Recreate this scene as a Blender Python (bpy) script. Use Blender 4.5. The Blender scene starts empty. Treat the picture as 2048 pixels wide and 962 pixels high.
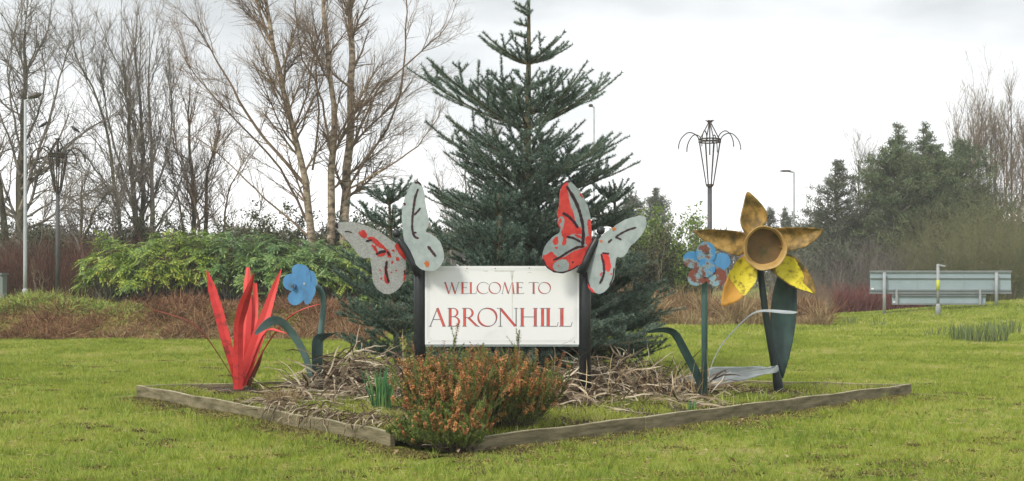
import bpy, math, random
import numpy as np
from mathutils import Vector
random.seed(4)
SC = bpy.context.scene
COL = SC.collection
PI = math.pi

# ------------------------------------------------------------------ camera
F, YH, CX, EYE = 2400.0, 550.0, 1024.0, 1.5      # focal length (px of the 2048 px photo), horizon row, centre column, eye height
cam = bpy.data.cameras.new('camera')
cam.sensor_width = 36.0
cam.lens = 36.0 * F / 2048.0
cam.shift_y = (YH - 481.0) / 2048.0
cam.clip_start, cam.clip_end = 0.1, 6000
camo = bpy.data.objects.new('camera', cam)
COL.objects.link(camo)
camo.location = (0, 0, EYE)
camo.rotation_euler = (PI / 2, 0, 0)
SC.camera = camo

# ------------------------------------------------------------------ sky and sun
SUN_EL, SUN_AZ = math.radians(42), math.radians(222)     # azimuth clockwise from +Y: behind the camera, to the left
W = bpy.data.worlds.new('World'); SC.world = W; W.use_nodes = True
nt = W.node_tree; nt.nodes.clear()
def nn(tree, typ, **kw):
    n = tree.nodes.new(typ)
    for k, v in kw.items():
        setattr(n, k, v)
    return n
wo = nn(nt, 'ShaderNodeOutputWorld'); bg = nn(nt, 'ShaderNodeBackground'); bg.inputs[1].default_value = 0.1
sky = nn(nt, 'ShaderNodeTexSky', sky_type='NISHITA'); sky.sun_disc = False
sky.sun_elevation = SUN_EL; sky.sun_rotation = SUN_AZ
tc = nn(nt, 'ShaderNodeTexCoord'); mp = nn(nt, 'ShaderNodeMapping'); mp.inputs['Scale'].default_value = (1.0, 1.0, 3.6)
mp.inputs['Location'].default_value = (0.35, 0.2, 0.15)
nz = nn(nt, 'ShaderNodeTexNoise'); nz.inputs['Scale'].default_value = 2.6; nz.inputs['Detail'].default_value = 5; nz.inputs['Roughness'].default_value = 0.5
rp = nn(nt, 'ShaderNodeValToRGB')
rp.color_ramp.elements[0].position = 0.40; rp.color_ramp.elements[0].color = (0.42, 0.435, 0.44, 1)
rp.color_ramp.elements[1].position = 0.60; rp.color_ramp.elements[1].color = (0.69, 0.70, 0.70, 1)
sx = nn(nt, 'ShaderNodeSeparateXYZ')
mr = nn(nt, 'ShaderNodeMapRange'); mr.inputs[1].default_value = 0.03; mr.inputs[2].default_value = 0.155; mr.inputs[3].default_value = 1; mr.inputs[4].default_value = 0.0
mh = nn(nt, 'ShaderNodeMixRGB'); mh.inputs[2].default_value = (0.92, 0.92, 0.915, 1)
sc10 = nn(nt, 'ShaderNodeVectorMath', operation='SCALE'); sc10.inputs[3].default_value = 10.6
mx = nn(nt, 'ShaderNodeMixRGB'); mx.inputs[0].default_value = 0.94
L = nt.links.new
L(tc.outputs['Generated'], mp.inputs[0]); L(mp.outputs[0], nz.inputs['Vector']); L(nz.outputs[0], rp.inputs[0])
L(tc.outputs['Generated'], sx.inputs[0]); L(sx.outputs[2], mr.inputs[0]); L(mr.outputs[0], mh.inputs[0]); L(rp.outputs[0], mh.inputs[1])
L(mh.outputs[0], sc10.inputs[0]); L(sky.outputs[0], mx.inputs[1]); L(sc10.outputs[0], mx.inputs[2])
L(mx.outputs[0], bg.inputs[0]); L(bg.outputs[0], wo.inputs[0])
sd = bpy.data.lights.new('sun', 'SUN'); sd.energy = 1.75; sd.angle = math.radians(12); sd.color = (1.0, 0.94, 0.84)
so = bpy.data.objects.new('sun', sd); COL.objects.link(so)
so.rotation_euler = (PI / 2 - SUN_EL, 0, PI - SUN_AZ)
SC.view_settings.view_transform = 'Standard'; SC.view_settings.look = 'None'
SC.view_settings.exposure = 0.80; SC.view_settings.gamma = 1.0

# ------------------------------------------------------------------ helpers
def P(px, py, Y):
    return np.array([(px - CX) / F * Y, Y, EYE + (YH - py) / F * Y])
def sstep(a, b, x):
    t = np.clip((np.asarray(x, float) - a) / (b - a), 0, 1)
    return t * t * (3 - 2 * t)
def gz(x, y):
    x = np.asarray(x, float); y = np.asarray(y, float)
    left = 0.78 * sstep(-2.2, -4.6, x) * sstep(27.6, 30.6, y)
    edge = np.maximum(-0.13, 0.0765 * (x - 11.8) - 0.15)
    right = edge * sstep(24, 46, y) * sstep(2.0, 8.0, x)
    drop = -0.8 * sstep(46.5, 62, y) * sstep(9.5, 12.5, x)
    right = np.where(y > 46, np.clip(right, -1, 1.4), right)
    und = 0.014 * np.sin(x * 1.3 + 1.0) * np.sin(y * 0.9 + x * .4) + 0.007 * np.sin(x * 2.9 - y * 1.7) + 0.003 * np.sin(x * 7.1 + y * 4.3)
    und = und * sstep(4.0, 9.0, y)
    return left + right + drop + und

def tag(o, label=None, cat=None, group=None, kind=None):
    if label: o['label'] = label
    if cat: o['category'] = cat
    if group: o['group'] = group
    if kind: o['kind'] = kind
    return o
def thing(name, label, cat, loc=(0, 0, 0), group=None):
    o = bpy.data.objects.new(name, None); COL.objects.link(o); o.location = [float(v) for v in loc]
    o.empty_display_size = 0.2
    return tag(o, label, cat, group)
def np_mesh(name, V, Fc, mats, parent=None, smooth=False, midx=None):
    """V (n,3) world coordinates, Fc (m,k) faces of one size."""
    V = np.ascontiguousarray(V, dtype=np.float32).copy(); Fc = np.ascontiguousarray(Fc, dtype=np.int32)
    if parent is not None:
        off = np.zeros(3); q = parent
        while q is not None:
            off += np.array(q.location); q = q.parent
        V -= off.astype(np.float32)
    me = bpy.data.meshes.new(name)
    m, k = Fc.shape
    me.vertices.add(len(V)); me.vertices.foreach_set('co', V.ravel())
    me.loops.add(m * k); me.loops.foreach_set('vertex_index', Fc.ravel())
    me.polygons.add(m); me.polygons.foreach_set('loop_start', np.arange(0, m * k, k, dtype=np.int32))
    if midx is not None: me.polygons.foreach_set('material_index', np.asarray(midx, dtype=np.int32))
    me.polygons.foreach_set('use_smooth', np.full(m, smooth, dtype=bool))
    for mt in (mats if isinstance(mats, (list, tuple)) else [mats]): me.materials.append(mt)
    me.update(calc_edges=True)
    o = bpy.data.objects.new(name, me); COL.objects.link(o); o.parent = parent
    if name in ('twigs', 'needles', 'foliage', 'branches', 'stems', 'flower_spikes'): o['kind'] = 'stuff'
    return o
def py_mesh(name, V, faces, mats, parent=None, smooth=False, midx=None):
    off = np.zeros(3); q = parent
    while q is not None:
        off += np.array(q.location); q = q.parent
    me = bpy.data.meshes.new(name)
    me.from_pydata([tuple(float(c) for c in (np.asarray(v) - off)) for v in V], [], [tuple(int(i) for i in f) for f in faces])
    for mt in (mats if isinstance(mats, (list, tuple)) else [mats]): me.materials.append(mt)
    for i, p in enumerate(me.polygons):
        p.use_smooth = smooth
        if midx is not None: p.material_index = midx[i]
    me.update()
    o = bpy.data.objects.new(name, me); COL.objects.link(o); o.parent = parent
    return o
class MB:
    def __init__(s): s.v = []; s.f = []; s.m = []
    def add(s, V, Fc, mi=0):
        b = len(s.v); s.v += [np.asarray(v, float) for v in V]
        for f in Fc: s.f.append([b + int(i) for i in f]); s.m.append(mi)
        return s
    def box(s, c, d, mi=0, rz=0.0, ry=0.0):
        c = np.asarray(c, float); h = np.asarray(d, float) / 2
        V = []
        for x, y, z in ((-1,-1,-1),(1,-1,-1),(1,1,-1),(-1,1,-1),(-1,-1,1),(1,-1,1),(1,1,1),(-1,1,1)):
            p = np.array([x * h[0], y * h[1], z * h[2]])
            if ry: p = np.array([p[0]*math.cos(ry)+p[2]*math.sin(ry), p[1], -p[0]*math.sin(ry)+p[2]*math.cos(ry)])
            if rz: p = np.array([p[0]*math.cos(rz)-p[1]*math.sin(rz), p[0]*math.sin(rz)+p[1]*math.cos(rz), p[2]])
            V.append(c + p)
        return s.add(V, ((0,3,2,1),(4,5,6,7),(0,1,5,4),(1,2,6,5),(2,3,7,6),(3,0,4,7)), mi)
    def tube(s, pts, rad, k=10, mi=0, caps=True):
        pts = [np.asarray(p, float) for p in pts]; n = len(pts)
        if not hasattr(rad, '__len__'): rad = [rad] * n
        V = []; ref = None
        for i in range(n):
            t = pts[min(i + 1, n - 1)] - pts[max(i - 1, 0)]; t /= np.linalg.norm(t) + 1e-12
            if ref is None:
                ref = np.cross(t, [0, 1, 0.01]);
                if np.linalg.norm(ref) < 0.1: ref = np.cross(t, [1, 0, 0])
            ref = ref - t * np.dot(ref, t); ref /= np.linalg.norm(ref)
            w = np.cross(t, ref)
            for j in range(k):
                a = 2 * PI * j / k
                V.append(pts[i] + rad[i] * (ref * math.cos(a) + w * math.sin(a)))
        Fc = []
        for i in range(n - 1):
            for j in range(k):
                Fc.append((i*k+j, i*k+(j+1) % k, (i+1)*k+(j+1) % k, (i+1)*k+j))
        if caps: Fc.append(tuple(range(k-1, -1, -1))); Fc.append(tuple((n-1)*k+j for j in range(k)))
        return s.add(V, Fc, mi)
    def ball(s, c, r, mi=0, a=12, b=8, sc=(1, 1, 1)):
        V = [np.array([0, 0, -1.0])]
        for i in range(1, b):
            th = PI * i / b - PI / 2
            for j in range(a):
                ph = 2 * PI * j / a
                V.append(np.array([math.cos(th)*math.cos(ph), math.cos(th)*math.sin(ph), math.sin(th)]))
        V.append(np.array([0, 0, 1.0]))
        Fc = [(0, 1 + (j+1) % a, 1 + j) for j in range(a)]
        for i in range(b - 2):
            for j in range(a):
                Fc.append((1+i*a+j, 1+i*a+(j+1) % a, 1+(i+1)*a+(j+1) % a, 1+(i+1)*a+j))
        t = len(V) - 1; q = 1 + (b-2)*a
        Fc += [(q+j, q+(j+1) % a, t) for j in range(a)]
        return s.add([np.asarray(c) + v * r * np.array(sc) for v in V], Fc, mi)
    def build(s, name, mats, parent=None, smooth=False):
        return py_mesh(name, s.v, s.f, mats, parent, smooth, s.m)

def tubes_np(Pt, R, k):
    """Pt (M,n,3) polylines, R (M,n) radii -> verts, quads"""
    M, n, _ = Pt.shape
    T = np.gradient(Pt, axis=1); T /= np.linalg.norm(T, axis=2, keepdims=True) + 1e-9
    ref = np.tile(np.array([0.31, 0.22, 0.93]), (M, 1)); bad = np.abs((T[:, 0] * ref).sum(1)) > 0.95
    ref[bad] = [1, 0.1, 0]
    U = np.cross(T, ref[:, None, :]); U /= np.linalg.norm(U, axis=2, keepdims=True) + 1e-9
    Wv = np.cross(T, U)
    a = 2 * PI * np.arange(k) / k
    V = Pt[:, :, None, :] + R[:, :, None, None] * (U[:, :, None, :] * np.cos(a)[None, None, :, None] + Wv[:, :, None, :] * np.sin(a)[None, None, :, None])
    V = V.reshape(-1, 3)
    m_, i_, j_ = np.meshgrid(np.arange(M), np.arange(n - 1), np.arange(k), indexing='ij')
    b = (m_ * n + i_) * k; j2 = (j_ + 1) % k
    Q = np.stack([b + j_, b + j2, b + k + j2, b + k + j_], -1).reshape(-1, 4)
    return V, Q
def cat_vf(lst):
    Vs, Fs, o = [], [], 0
    for V, f in lst:
        Vs.append(V); Fs.append(f + o); o += len(V)
    return np.concatenate(Vs), np.concatenate(Fs)
def resample(pts, n):
    pts = np.asarray(pts, float); d = np.r_[0, np.cumsum(np.linalg.norm(np.diff(pts, axis=0), axis=1))]
    t = np.linspace(0, d[-1], n)
    return np.stack([np.interp(t, d, pts[:, i]) for i in range(pts.shape[1])], 1)
def smooth_line(pts, n, it=2):
    p = resample(pts, n)
    for _ in range(it): p[1:-1] = (p[:-2] + 2 * p[1:-1] + p[2:]) / 4
    return p
def interp_line(Pt, R, idx, t):
    n = Pt.shape[1]; u = t * (n - 1); i = np.minimum(u.astype(int), n - 2); f = (u - i)[:, None]
    a = Pt[idx, i]; b = Pt[idx, i + 1]
    tan = b - a; tan /= np.linalg.norm(tan, axis=1, keepdims=True) + 1e-9
    return a * (1 - f) + b * f, tan, R[idx, i] * (1 - f[:, 0]) + R[idx, i + 1] * f[:, 0]
def perp_dir(tan, ang, rng, az=None):
    M = len(tan); r = rng.normal(size=(M, 3)) if az is None else az
    r = r - tan * (r * tan).sum(1, keepdims=True); r /= np.linalg.norm(r, axis=1, keepdims=True) + 1e-9
    return tan * np.cos(ang)[:, None] + r * np.sin(ang)[:, None]
def grow(Pt, R, N, tr, ang, lr, seg, up, wob, rr, rng, rmin=0.004, maxlen=None, tdec=0.55, wlen=True, flat=0.0):
    Ln = np.linalg.norm(np.diff(Pt, axis=1), axis=2).sum(1)
    p = Ln / Ln.sum() if wlen else None
    idx = rng.choice(len(Pt), N, p=p); t = tr[0] + (tr[1] - tr[0]) * rng.random(N)
    pos, tan, r = interp_line(Pt, R, idx, t)
    a = np.radians(ang[0] + (ang[1] - ang[0]) * rng.random(N))
    D = perp_dir(tan, a, rng)
    D[:, 2] *= (1 - flat)
    Le = Ln[idx] * lr * (0.55 + 0.75 * rng.random(N)) * (1 - tdec * t)
    if maxlen: Le = np.minimum(Le, maxlen * (0.7 + 0.3 * rng.random(N)))
    st = (Le / seg)[:, None]
    pts = [pos]
    for _ in range(seg):
        D = D + rng.normal(size=D.shape) * wob; D[:, 2] += up
        D /= np.linalg.norm(D, axis=1, keepdims=True)
        pts.append(pts[-1] + D * st)
    Pn = np.stack(pts, 1)
    r0 = np.maximum(r * rr, rmin)
    Rn = r0[:, None] * np.linspace(1, 0.35, seg + 1)[None, :]
    Rn = np.maximum(Rn, rmin * 0.6)
    return Pn, Rn

# ------------------------------------------------------------------ materials
def noise_mat(name, cols, scale=4.0, detail=6, rough=0.8, stretch=(1, 1, 1), bump=0.0, bscale=None, rnd=0.0, spec=0.3, metal=0.0, pos=None, trans=0.0, distort=0.0, rough_n=0.0):
    """base colour = ramp of noise (object space) shifted by a random value per island"""
    m = bpy.data.materials.new(name); m.use_nodes = True; t = m.node_tree; t.nodes.clear()
    out = nn(t, 'ShaderNodeOutputMaterial'); b = nn(t, 'ShaderNodeBsdfPrincipled')
    b.inputs['Roughness'].default_value = rough; b.inputs['Metallic'].default_value = metal
    b.inputs['Specular IOR Level'].default_value = spec
    tcn = nn(t, 'ShaderNodeTexCoord'); mpn = nn(t, 'ShaderNodeMapping'); mpn.inputs['Scale'].default_value = stretch
    no = nn(t, 'ShaderNodeTexNoise'); no.inputs['Scale'].default_value = scale; no.inputs['Detail'].default_value = detail; no.inputs['Distortion'].default_value = distort
    no.inputs['Roughness'].default_value = 0.62
    cr = nn(t, 'ShaderNodeValToRGB'); e = cr.color_ramp.elements
    if pos is None: pos = np.linspace(0.3, 0.7, len(cols))
    e[0].position = pos[0]; e[0].color = (*cols[0], 1); e[1].position = pos[-1]; e[1].color = (*cols[-1], 1)
    for c, q in list(zip(cols, pos))[1:-1]:
        x = e.new(q); x.color = (*c, 1)
    l = t.links.new
    l(tcn.outputs['Object'], mpn.inputs[0]); l(mpn.outputs[0], no.inputs['Vector'])
    src = no.outputs[0]
    if rnd:
        g = nn(t, 'ShaderNodeNewGeometry'); ma = nn(t, 'ShaderNodeMath', operation='MULTIPLY_ADD')
        sb = nn(t, 'ShaderNodeMath', operation='SUBTRACT'); sb.inputs[1].default_value = 0.5
        l(g.outputs['Random Per Island'], sb.inputs[0]); l(sb.outputs[0], ma.inputs[0]); ma.inputs[1].default_value = rnd
        l(src, ma.inputs[2]); src = ma.outputs[0]
    l(src, cr.inputs[0]); l(cr.outputs[0], b.inputs['Base Color'])
    if bump:
        bn = nn(t, 'ShaderNodeBump'); bn.inputs['Strength'].default_value = min(bump, 1.0); bn.inputs['Distance'].default_value = 0.02
        n2 = nn(t, 'ShaderNodeTexNoise'); n2.inputs['Scale'].default_value = bscale or scale * 4; n2.inputs['Detail'].default_value = 4
        l(mpn.outputs[0], n2.inputs['Vector']); l(n2.outputs[0], bn.inputs['Height']); l(bn.outputs[0], b.inputs['Normal'])
    sh = b.outputs[0]
    if trans:
        tl = nn(t, 'ShaderNodeBsdfTranslucent'); ms = nn(t, 'ShaderNodeMixShader'); ms.inputs[0].default_value = trans
        l(cr.outputs[0], tl.inputs[0]); l(b.outputs[0], ms.inputs[1]); l(tl.outputs[0], ms.inputs[2]); sh = ms.outputs[0]
    l(sh, out.inputs[0])
    return m
M = {}
M['soil'] = noise_mat('soil', [(0.03,0.022,0.014),(0.07,0.05,0.03),(0.10,0.09,0.035)], 6, rough=0.95, bump=1, bscale=40)
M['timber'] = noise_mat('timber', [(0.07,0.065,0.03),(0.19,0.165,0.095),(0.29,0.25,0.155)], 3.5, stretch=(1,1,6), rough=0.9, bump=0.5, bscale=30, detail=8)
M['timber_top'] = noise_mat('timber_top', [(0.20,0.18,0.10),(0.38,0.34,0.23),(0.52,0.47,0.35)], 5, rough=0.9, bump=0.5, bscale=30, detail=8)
M['black_paint'] = noise_mat('black_paint', [(0.010,0.013,0.015),(0.022,0.027,0.03)], 5, rough=0.42, spec=0.45)
M['panel_white'] = noise_mat('panel_white', [(0.62,0.63,0.64),(0.76,0.77,0.78),(0.80,0.81,0.82)], 1.6, rough=0.5, pos=[0.25,0.42,0.8])
M['print_red'] = noise_mat('print_red', [(0.55,0.07,0.06),(0.66,0.13,0.11)], 9, rough=0.6)
M['print_dark'] = noise_mat('print_dark', [(0.10,0.10,0.12),(0.16,0.15,0.17)], 9, rough=0.6)
M['print_line'] = noise_mat('print_line', [(0.42,0.42,0.42),(0.62,0.62,0.62)], 6, rough=0.6)
M['grime'] = noise_mat('grime', [(0.42,0.43,0.36),(0.68,0.68,0.64)], 14, rough=0.8)
M['galv'] = noise_mat('galvanised_primer', [(0.22,0.27,0.275),(0.29,0.34,0.34),(0.35,0.40,0.40)], 9, rough=0.55, rnd=0)
M['galv_speckled'] = noise_mat('galvanised_speckled', [(0.31,0.315,0.29),(0.40,0.405,0.395),(0.49,0.49,0.49)], 55, rough=0.6, detail=3, pos=[0.36,0.5,0.66])
M['wing_red'] = noise_mat('wing_red_paint', [(0.42,0.022,0.02),(0.58,0.045,0.036),(0.64,0.08,0.06)], 10, rough=0.45)
M['vein'] = noise_mat('vein_paint', [(0.018,0.012,0.016),(0.04,0.018,0.024),(0.12,0.02,0.02)], 22, rough=0.7, pos=[0.3,0.56,0.72])
M['rust'] = noise_mat('rust_spot', [(0.30,0.07,0.02),(0.5,0.16,0.04)], 25, rough=0.8)
M['leaf_red'] = noise_mat('red_gloss_paint', [(0.48,0.03,0.028),(0.64,0.058,0.052),(0.68,0.085,0.075)], 3, rough=0.42, detail=8, pos=[0.25,0.42,0.8])
M['leaf_red_dirty'] = noise_mat('red_dirty_paint', [(0.16,0.03,0.022),(0.48,0.032,0.03),(0.60,0.048,0.045)], 9, rough=0.55, detail=10, pos=[0.33,0.45,0.8])
M['rust_strap'] = noise_mat('rusty_strap', [(0.10,0.04,0.02),(0.27,0.065,0.04)], 12, rough=0.8)
M['flower_blue'] = noise_mat('blue_paint', [(0.07,0.14,0.22),(0.065,0.20,0.40),(0.09,0.27,0.48)], 7, rough=0.5, detail=10, pos=[0.32,0.44,0.72], stretch=(1,1,.5))
M['flower_worn'] = noise_mat('worn_blue_paint', [(0.045,0.17,0.36),(0.055,0.21,0.42),(0.20,0.28,0.30),(0.15,0.06,0.045),(0.13,0.045,0.03)], 7, rough=0.7, detail=9, pos=[0.0,0.46,0.50,0.56,0.9], stretch=(1,1,0.9))
M['flower_worn_low'] = noise_mat('peeled_blue_paint', [(0.07,0.27,0.48),(0.24,0.34,0.36),(0.16,0.065,0.05),(0.22,0.05,0.035)], 8, rough=0.75, detail=9, pos=[0.30,0.44,0.50,0.75], stretch=(1,1,1))
M['pale_edge'] = noise_mat('bare_metal_edge', [(0.35,0.38,0.34),(0.5,0.52,0.48)], 20, rough=0.5)
M['green_dark'] = noise_mat('dark_green_paint', [(0.012,0.03,0.028),(0.022,0.055,0.05),(0.035,0.08,0.07)], 5, rough=0.42, spec=0.5, detail=8)
M['stem_dark'] = noise_mat('stem_dark_paint', [(0.008,0.014,0.013),(0.016,0.030,0.026)], 6, rough=0.45)
M['green_grey'] = noise_mat('weathered_green_paint', [(0.05,0.10,0.09),(0.085,0.15,0.14),(0.12,0.19,0.17)], 6, rough=0.5, spec=0.45, detail=8)
M['stalk_green'] = noise_mat('stalk_green_paint', [(0.035,0.085,0.08),(0.07,0.14,0.13),(0.10,0.18,0.17)], 4, rough=0.4, spec=0.5)
M['silver'] = noise_mat('bare_silver_leaf', [(0.25,0.28,0.29),(0.36,0.40,0.41),(0.44,0.47,0.48)], 5, rough=0.5, detail=8, stretch=(1,1,4))
M['ochre'] = noise_mat('ochre_peeling_paint', [(0.06,0.055,0.02),(0.17,0.11,0.028),(0.34,0.21,0.055),(0.47,0.32,0.11)], 6, rough=0.6, detail=10, pos=[0.34,0.46,0.56,0.72], spec=0.35)
M['orange'] = noise_mat('orange_rust_paint', [(0.20,0.10,0.02),(0.48,0.24,0.04),(0.55,0.30,0.05)], 4, rough=0.6, detail=9, pos=[0.28,0.42,0.7])
M['yellow'] = noise_mat('yellow_paint_patch', [(0.16,0.11,0.02),(0.34,0.26,0.025),(0.60,0.51,0.03),(0.68,0.58,0.05)], 14, rough=0.6, detail=6, pos=[0.30,0.38,0.48,0.7])
M['trumpet'] = noise_mat('trumpet_paint', [(0.20,0.13,0.03),(0.42,0.27,0.09),(0.52,0.35,0.14)], 6, rough=0.6, detail=9, pos=[0.3,0.45,0.65])
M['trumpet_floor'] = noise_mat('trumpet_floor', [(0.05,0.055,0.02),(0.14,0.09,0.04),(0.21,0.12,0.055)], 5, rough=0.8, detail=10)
M['pole_grey'] = noise_mat('lamp_post_grey', [(0.33,0.36,0.37),(0.46,0.49,0.50)], 3, rough=0.5)
M['pole_dull'] = noise_mat('dull_grey_post', [(0.26,0.28,0.29),(0.36,0.38,0.39)], 3, rough=0.6)
M['lantern_pole'] = noise_mat('lantern_pole_paint', [(0.05,0.055,0.06),(0.09,0.09,0.09),(0.20,0.06,0.04)], 2.2, rough=0.6, pos=[0.3,0.56,0.66])
M['lantern_iron'] = noise_mat('lantern_iron', [(0.02,0.02,0.018),(0.05,0.045,0.035),(0.10,0.05,0.03)], 5, rough=0.7)
M['lamp_head'] = noise_mat('lamp_head', [(0.06,0.05,0.045),(0.12,0.10,0.085)], 5, rough=0.5)
M['sign_back'] = noise_mat('sign_back_alu', [(0.26,0.33,0.36),(0.32,0.39,0.42)], 1.5, rough=0.5)
M['sign_rail'] = noise_mat('sign_rail', [(0.17,0.19,0.19),(0.23,0.25,0.25)], 4, rough=0.5)
M['birch'] = noise_mat('birch_bark', [(0.07,0.055,0.04),(0.28,0.22,0.155),(0.48,0.40,0.31)], 5, stretch=(1,1,1.6), rough=0.85, bump=0.4, detail=8, pos=[0.38,0.5,0.66])
M['birch_twig'] = noise_mat('birch_twig', [(0.09,0.065,0.045),(0.19,0.135,0.09),(0.28,0.205,0.13)], 1.5, rough=0.8, rnd=0.25)
M['bark'] = noise_mat('tree_bark', [(0.05,0.046,0.032),(0.11,0.10,0.065),(0.16,0.145,0.085)], 4, stretch=(1,1,0.4), rough=0.9, bump=0.4)
M['twig'] = noise_mat('bare_twig', [(0.13,0.12,0.10),(0.205,0.18,0.15),(0.27,0.235,0.195)], 1.2, rough=0.85, rnd=0.3)
M['twig_tan'] = noise_mat('tan_twig', [(0.16,0.12,0.08),(0.25,0.20,0.14)], 1.2, rough=0.85, rnd=0.3)
M['willow'] = noise_mat('willow_twig', [(0.11,0.115,0.05),(0.165,0.165,0.075),(0.22,0.215,0.11)], 1.2, rough=0.85, rnd=0.35)
M['dogwood'] = noise_mat('red_stems', [(0.11,0.035,0.03),(0.18,0.06,0.05),(0.22,0.10,0.08)], 1.5, rough=0.8, rnd=0.3)
M['dogwood_dull'] = noise_mat('dull_red_stems', [(0.05,0.025,0.018),(0.12,0.05,0.034),(0.17,0.09,0.06)], 1.5, rough=0.85, rnd=0.3)
M['spruce'] = noise_mat('spruce_needles', [(0.065,0.11,0.078),(0.135,0.20,0.15),(0.23,0.30,0.245)], 1.6, rough=0.5, rnd=0.35, spec=0.4, trans=0.1)
M['spruce_pale'] = noise_mat('spruce_needles_blue', [(0.06,0.11,0.08),(0.11,0.18,0.135),(0.17,0.245,0.19)], 1.6, rough=0.5, rnd=0.35, spec=0.4, trans=0.1)
M['spruce_wood'] = noise_mat('spruce_wood', [(0.07,0.055,0.03),(0.20,0.16,0.09)], 8, rough=0.9)
M['pine'] = noise_mat('pine_needles', [(0.045,0.072,0.03),(0.105,0.145,0.06),(0.17,0.205,0.095)], 0.5, rough=0.7, rnd=0.35, trans=0.1)
M['pine_grey'] = noise_mat('pine_needles_grey', [(0.06,0.075,0.05),(0.11,0.13,0.085),(0.16,0.18,0.12)], 0.5, rough=0.7, rnd=0.35, trans=0.1)
M['mahonia'] = noise_mat('mahonia_leaf', [(0.11,0.21,0.05),(0.28,0.39,0.06),(0.47,0.54,0.09),(0.54,0.40,0.08),(0.50,0.22,0.08)], 0.9, rough=0.4, rnd=0.42, spec=0.5, trans=0.25, pos=[0.28,0.48,0.66,0.80,0.88])
M['mahonia_dark'] = noise_mat('mahonia_leaf_dark', [(0.08,0.17,0.06),(0.19,0.31,0.10),(0.31,0.43,0.12),(0.44,0.48,0.13)], 0.9, rough=0.35, rnd=0.4, spec=0.5, trans=0.2, pos=[0.28,0.48,0.66,0.85])
M['laurel'] = noise_mat('bright_shrub_leaf', [(0.08,0.15,0.03),(0.17,0.26,0.05),(0.30,0.38,0.08)], 0.8, rough=0.5, rnd=0.4, trans=0.3)
M['ivy'] = noise_mat('ivy_leaf', [(0.035,0.05,0.018),(0.075,0.09,0.035),(0.13,0.13,0.055)], 0.8, rough=0.6, rnd=0.4, trans=0.15)
M['bracken'] = noise_mat('dead_bracken', [(0.10,0.045,0.022),(0.25,0.12,0.065),(0.38,0.24,0.13)], 1.2, rough=0.9, rnd=0.5, trans=0.1)
M['straw'] = noise_mat('straw_stems', [(0.20,0.13,0.06),(0.38,0.27,0.14),(0.50,0.40,0.22)], 1.2, rough=0.85, rnd=0.5, trans=0.15)
M['dead_leaf'] = noise_mat('withered_strap_leaf', [(0.08,0.05,0.03),(0.27,0.20,0.13),(0.54,0.46,0.34)], 2.5, rough=0.8, rnd=0.9, trans=0.1)
M['cover'] = noise_mat('ground_cover_leaf', [(0.16,0.24,0.05),(0.32,0.40,0.08),(0.46,0.50,0.15)], 1.2, rough=0.6, rnd=0.4, trans=0.2)
M['rush'] = noise_mat('rush_blade', [(0.09,0.13,0.05),(0.15,0.20,0.075),(0.24,0.27,0.12)], 1.2, rough=0.6, rnd=0.4)
M['heath_green'] = noise_mat('heather_foliage', [(0.10,0.155,0.035),(0.20,0.275,0.06),(0.31,0.37,0.10)], 2.5, rough=0.7, rnd=0.4, trans=0.15)
M['heath_brown'] = noise_mat('heather_flower', [(0.26,0.095,0.03),(0.50,0.195,0.065),(0.60,0.31,0.13)], 3, rough=0.8, rnd=0.5, trans=0.1)
M['heath_stem'] = noise_mat('heather_stem', [(0.08,0.06,0.045),(0.20,0.16,0.12)], 6, rough=0.9, rnd=0.3)
M['daff'] = noise_mat('daffodil_blade', [(0.04,0.15,0.06),(0.10,0.27,0.10),(0.28,0.42,0.12)], 3, rough=0.5, rnd=0.35, trans=0.2)
M['moss'] = noise_mat('moss', [(0.07,0.05,0.028),(0.19,0.15,0.055),(0.30,0.29,0.07)], 2.2, rough=0.95, rnd=0.6)
M['brownleaf'] = noise_mat('brown_leaf', [(0.13,0.065,0.035),(0.26,0.15,0.08),(0.42,0.31,0.2)], 3, rough=0.8, rnd=0.6)
M['cabinet'] = noise_mat('cabinet_grey', [(0.17,0.20,0.19),(0.24,0.27,0.26)], 2, rough=0.6)
M['house_wall'] = noise_mat('render_wall', [(0.34,0.31,0.27),(0.44,0.41,0.36)], 1, rough=0.9)
M['house_roof'] = noise_mat('roof_tiles', [(0.10,0.085,0.08),(0.15,0.125,0.115)], 2, rough=0.9)
M['glass'] = noise_mat('window_glass', [(0.03,0.035,0.04),(0.06,0.07,0.08)], 1, rough=0.1, spec=0.6)
M['bird'] = noise_mat('bird_feathers', [(0.015,0.015,0.018),(0.03,0.03,0.035)], 8, rough=0.7)

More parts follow.
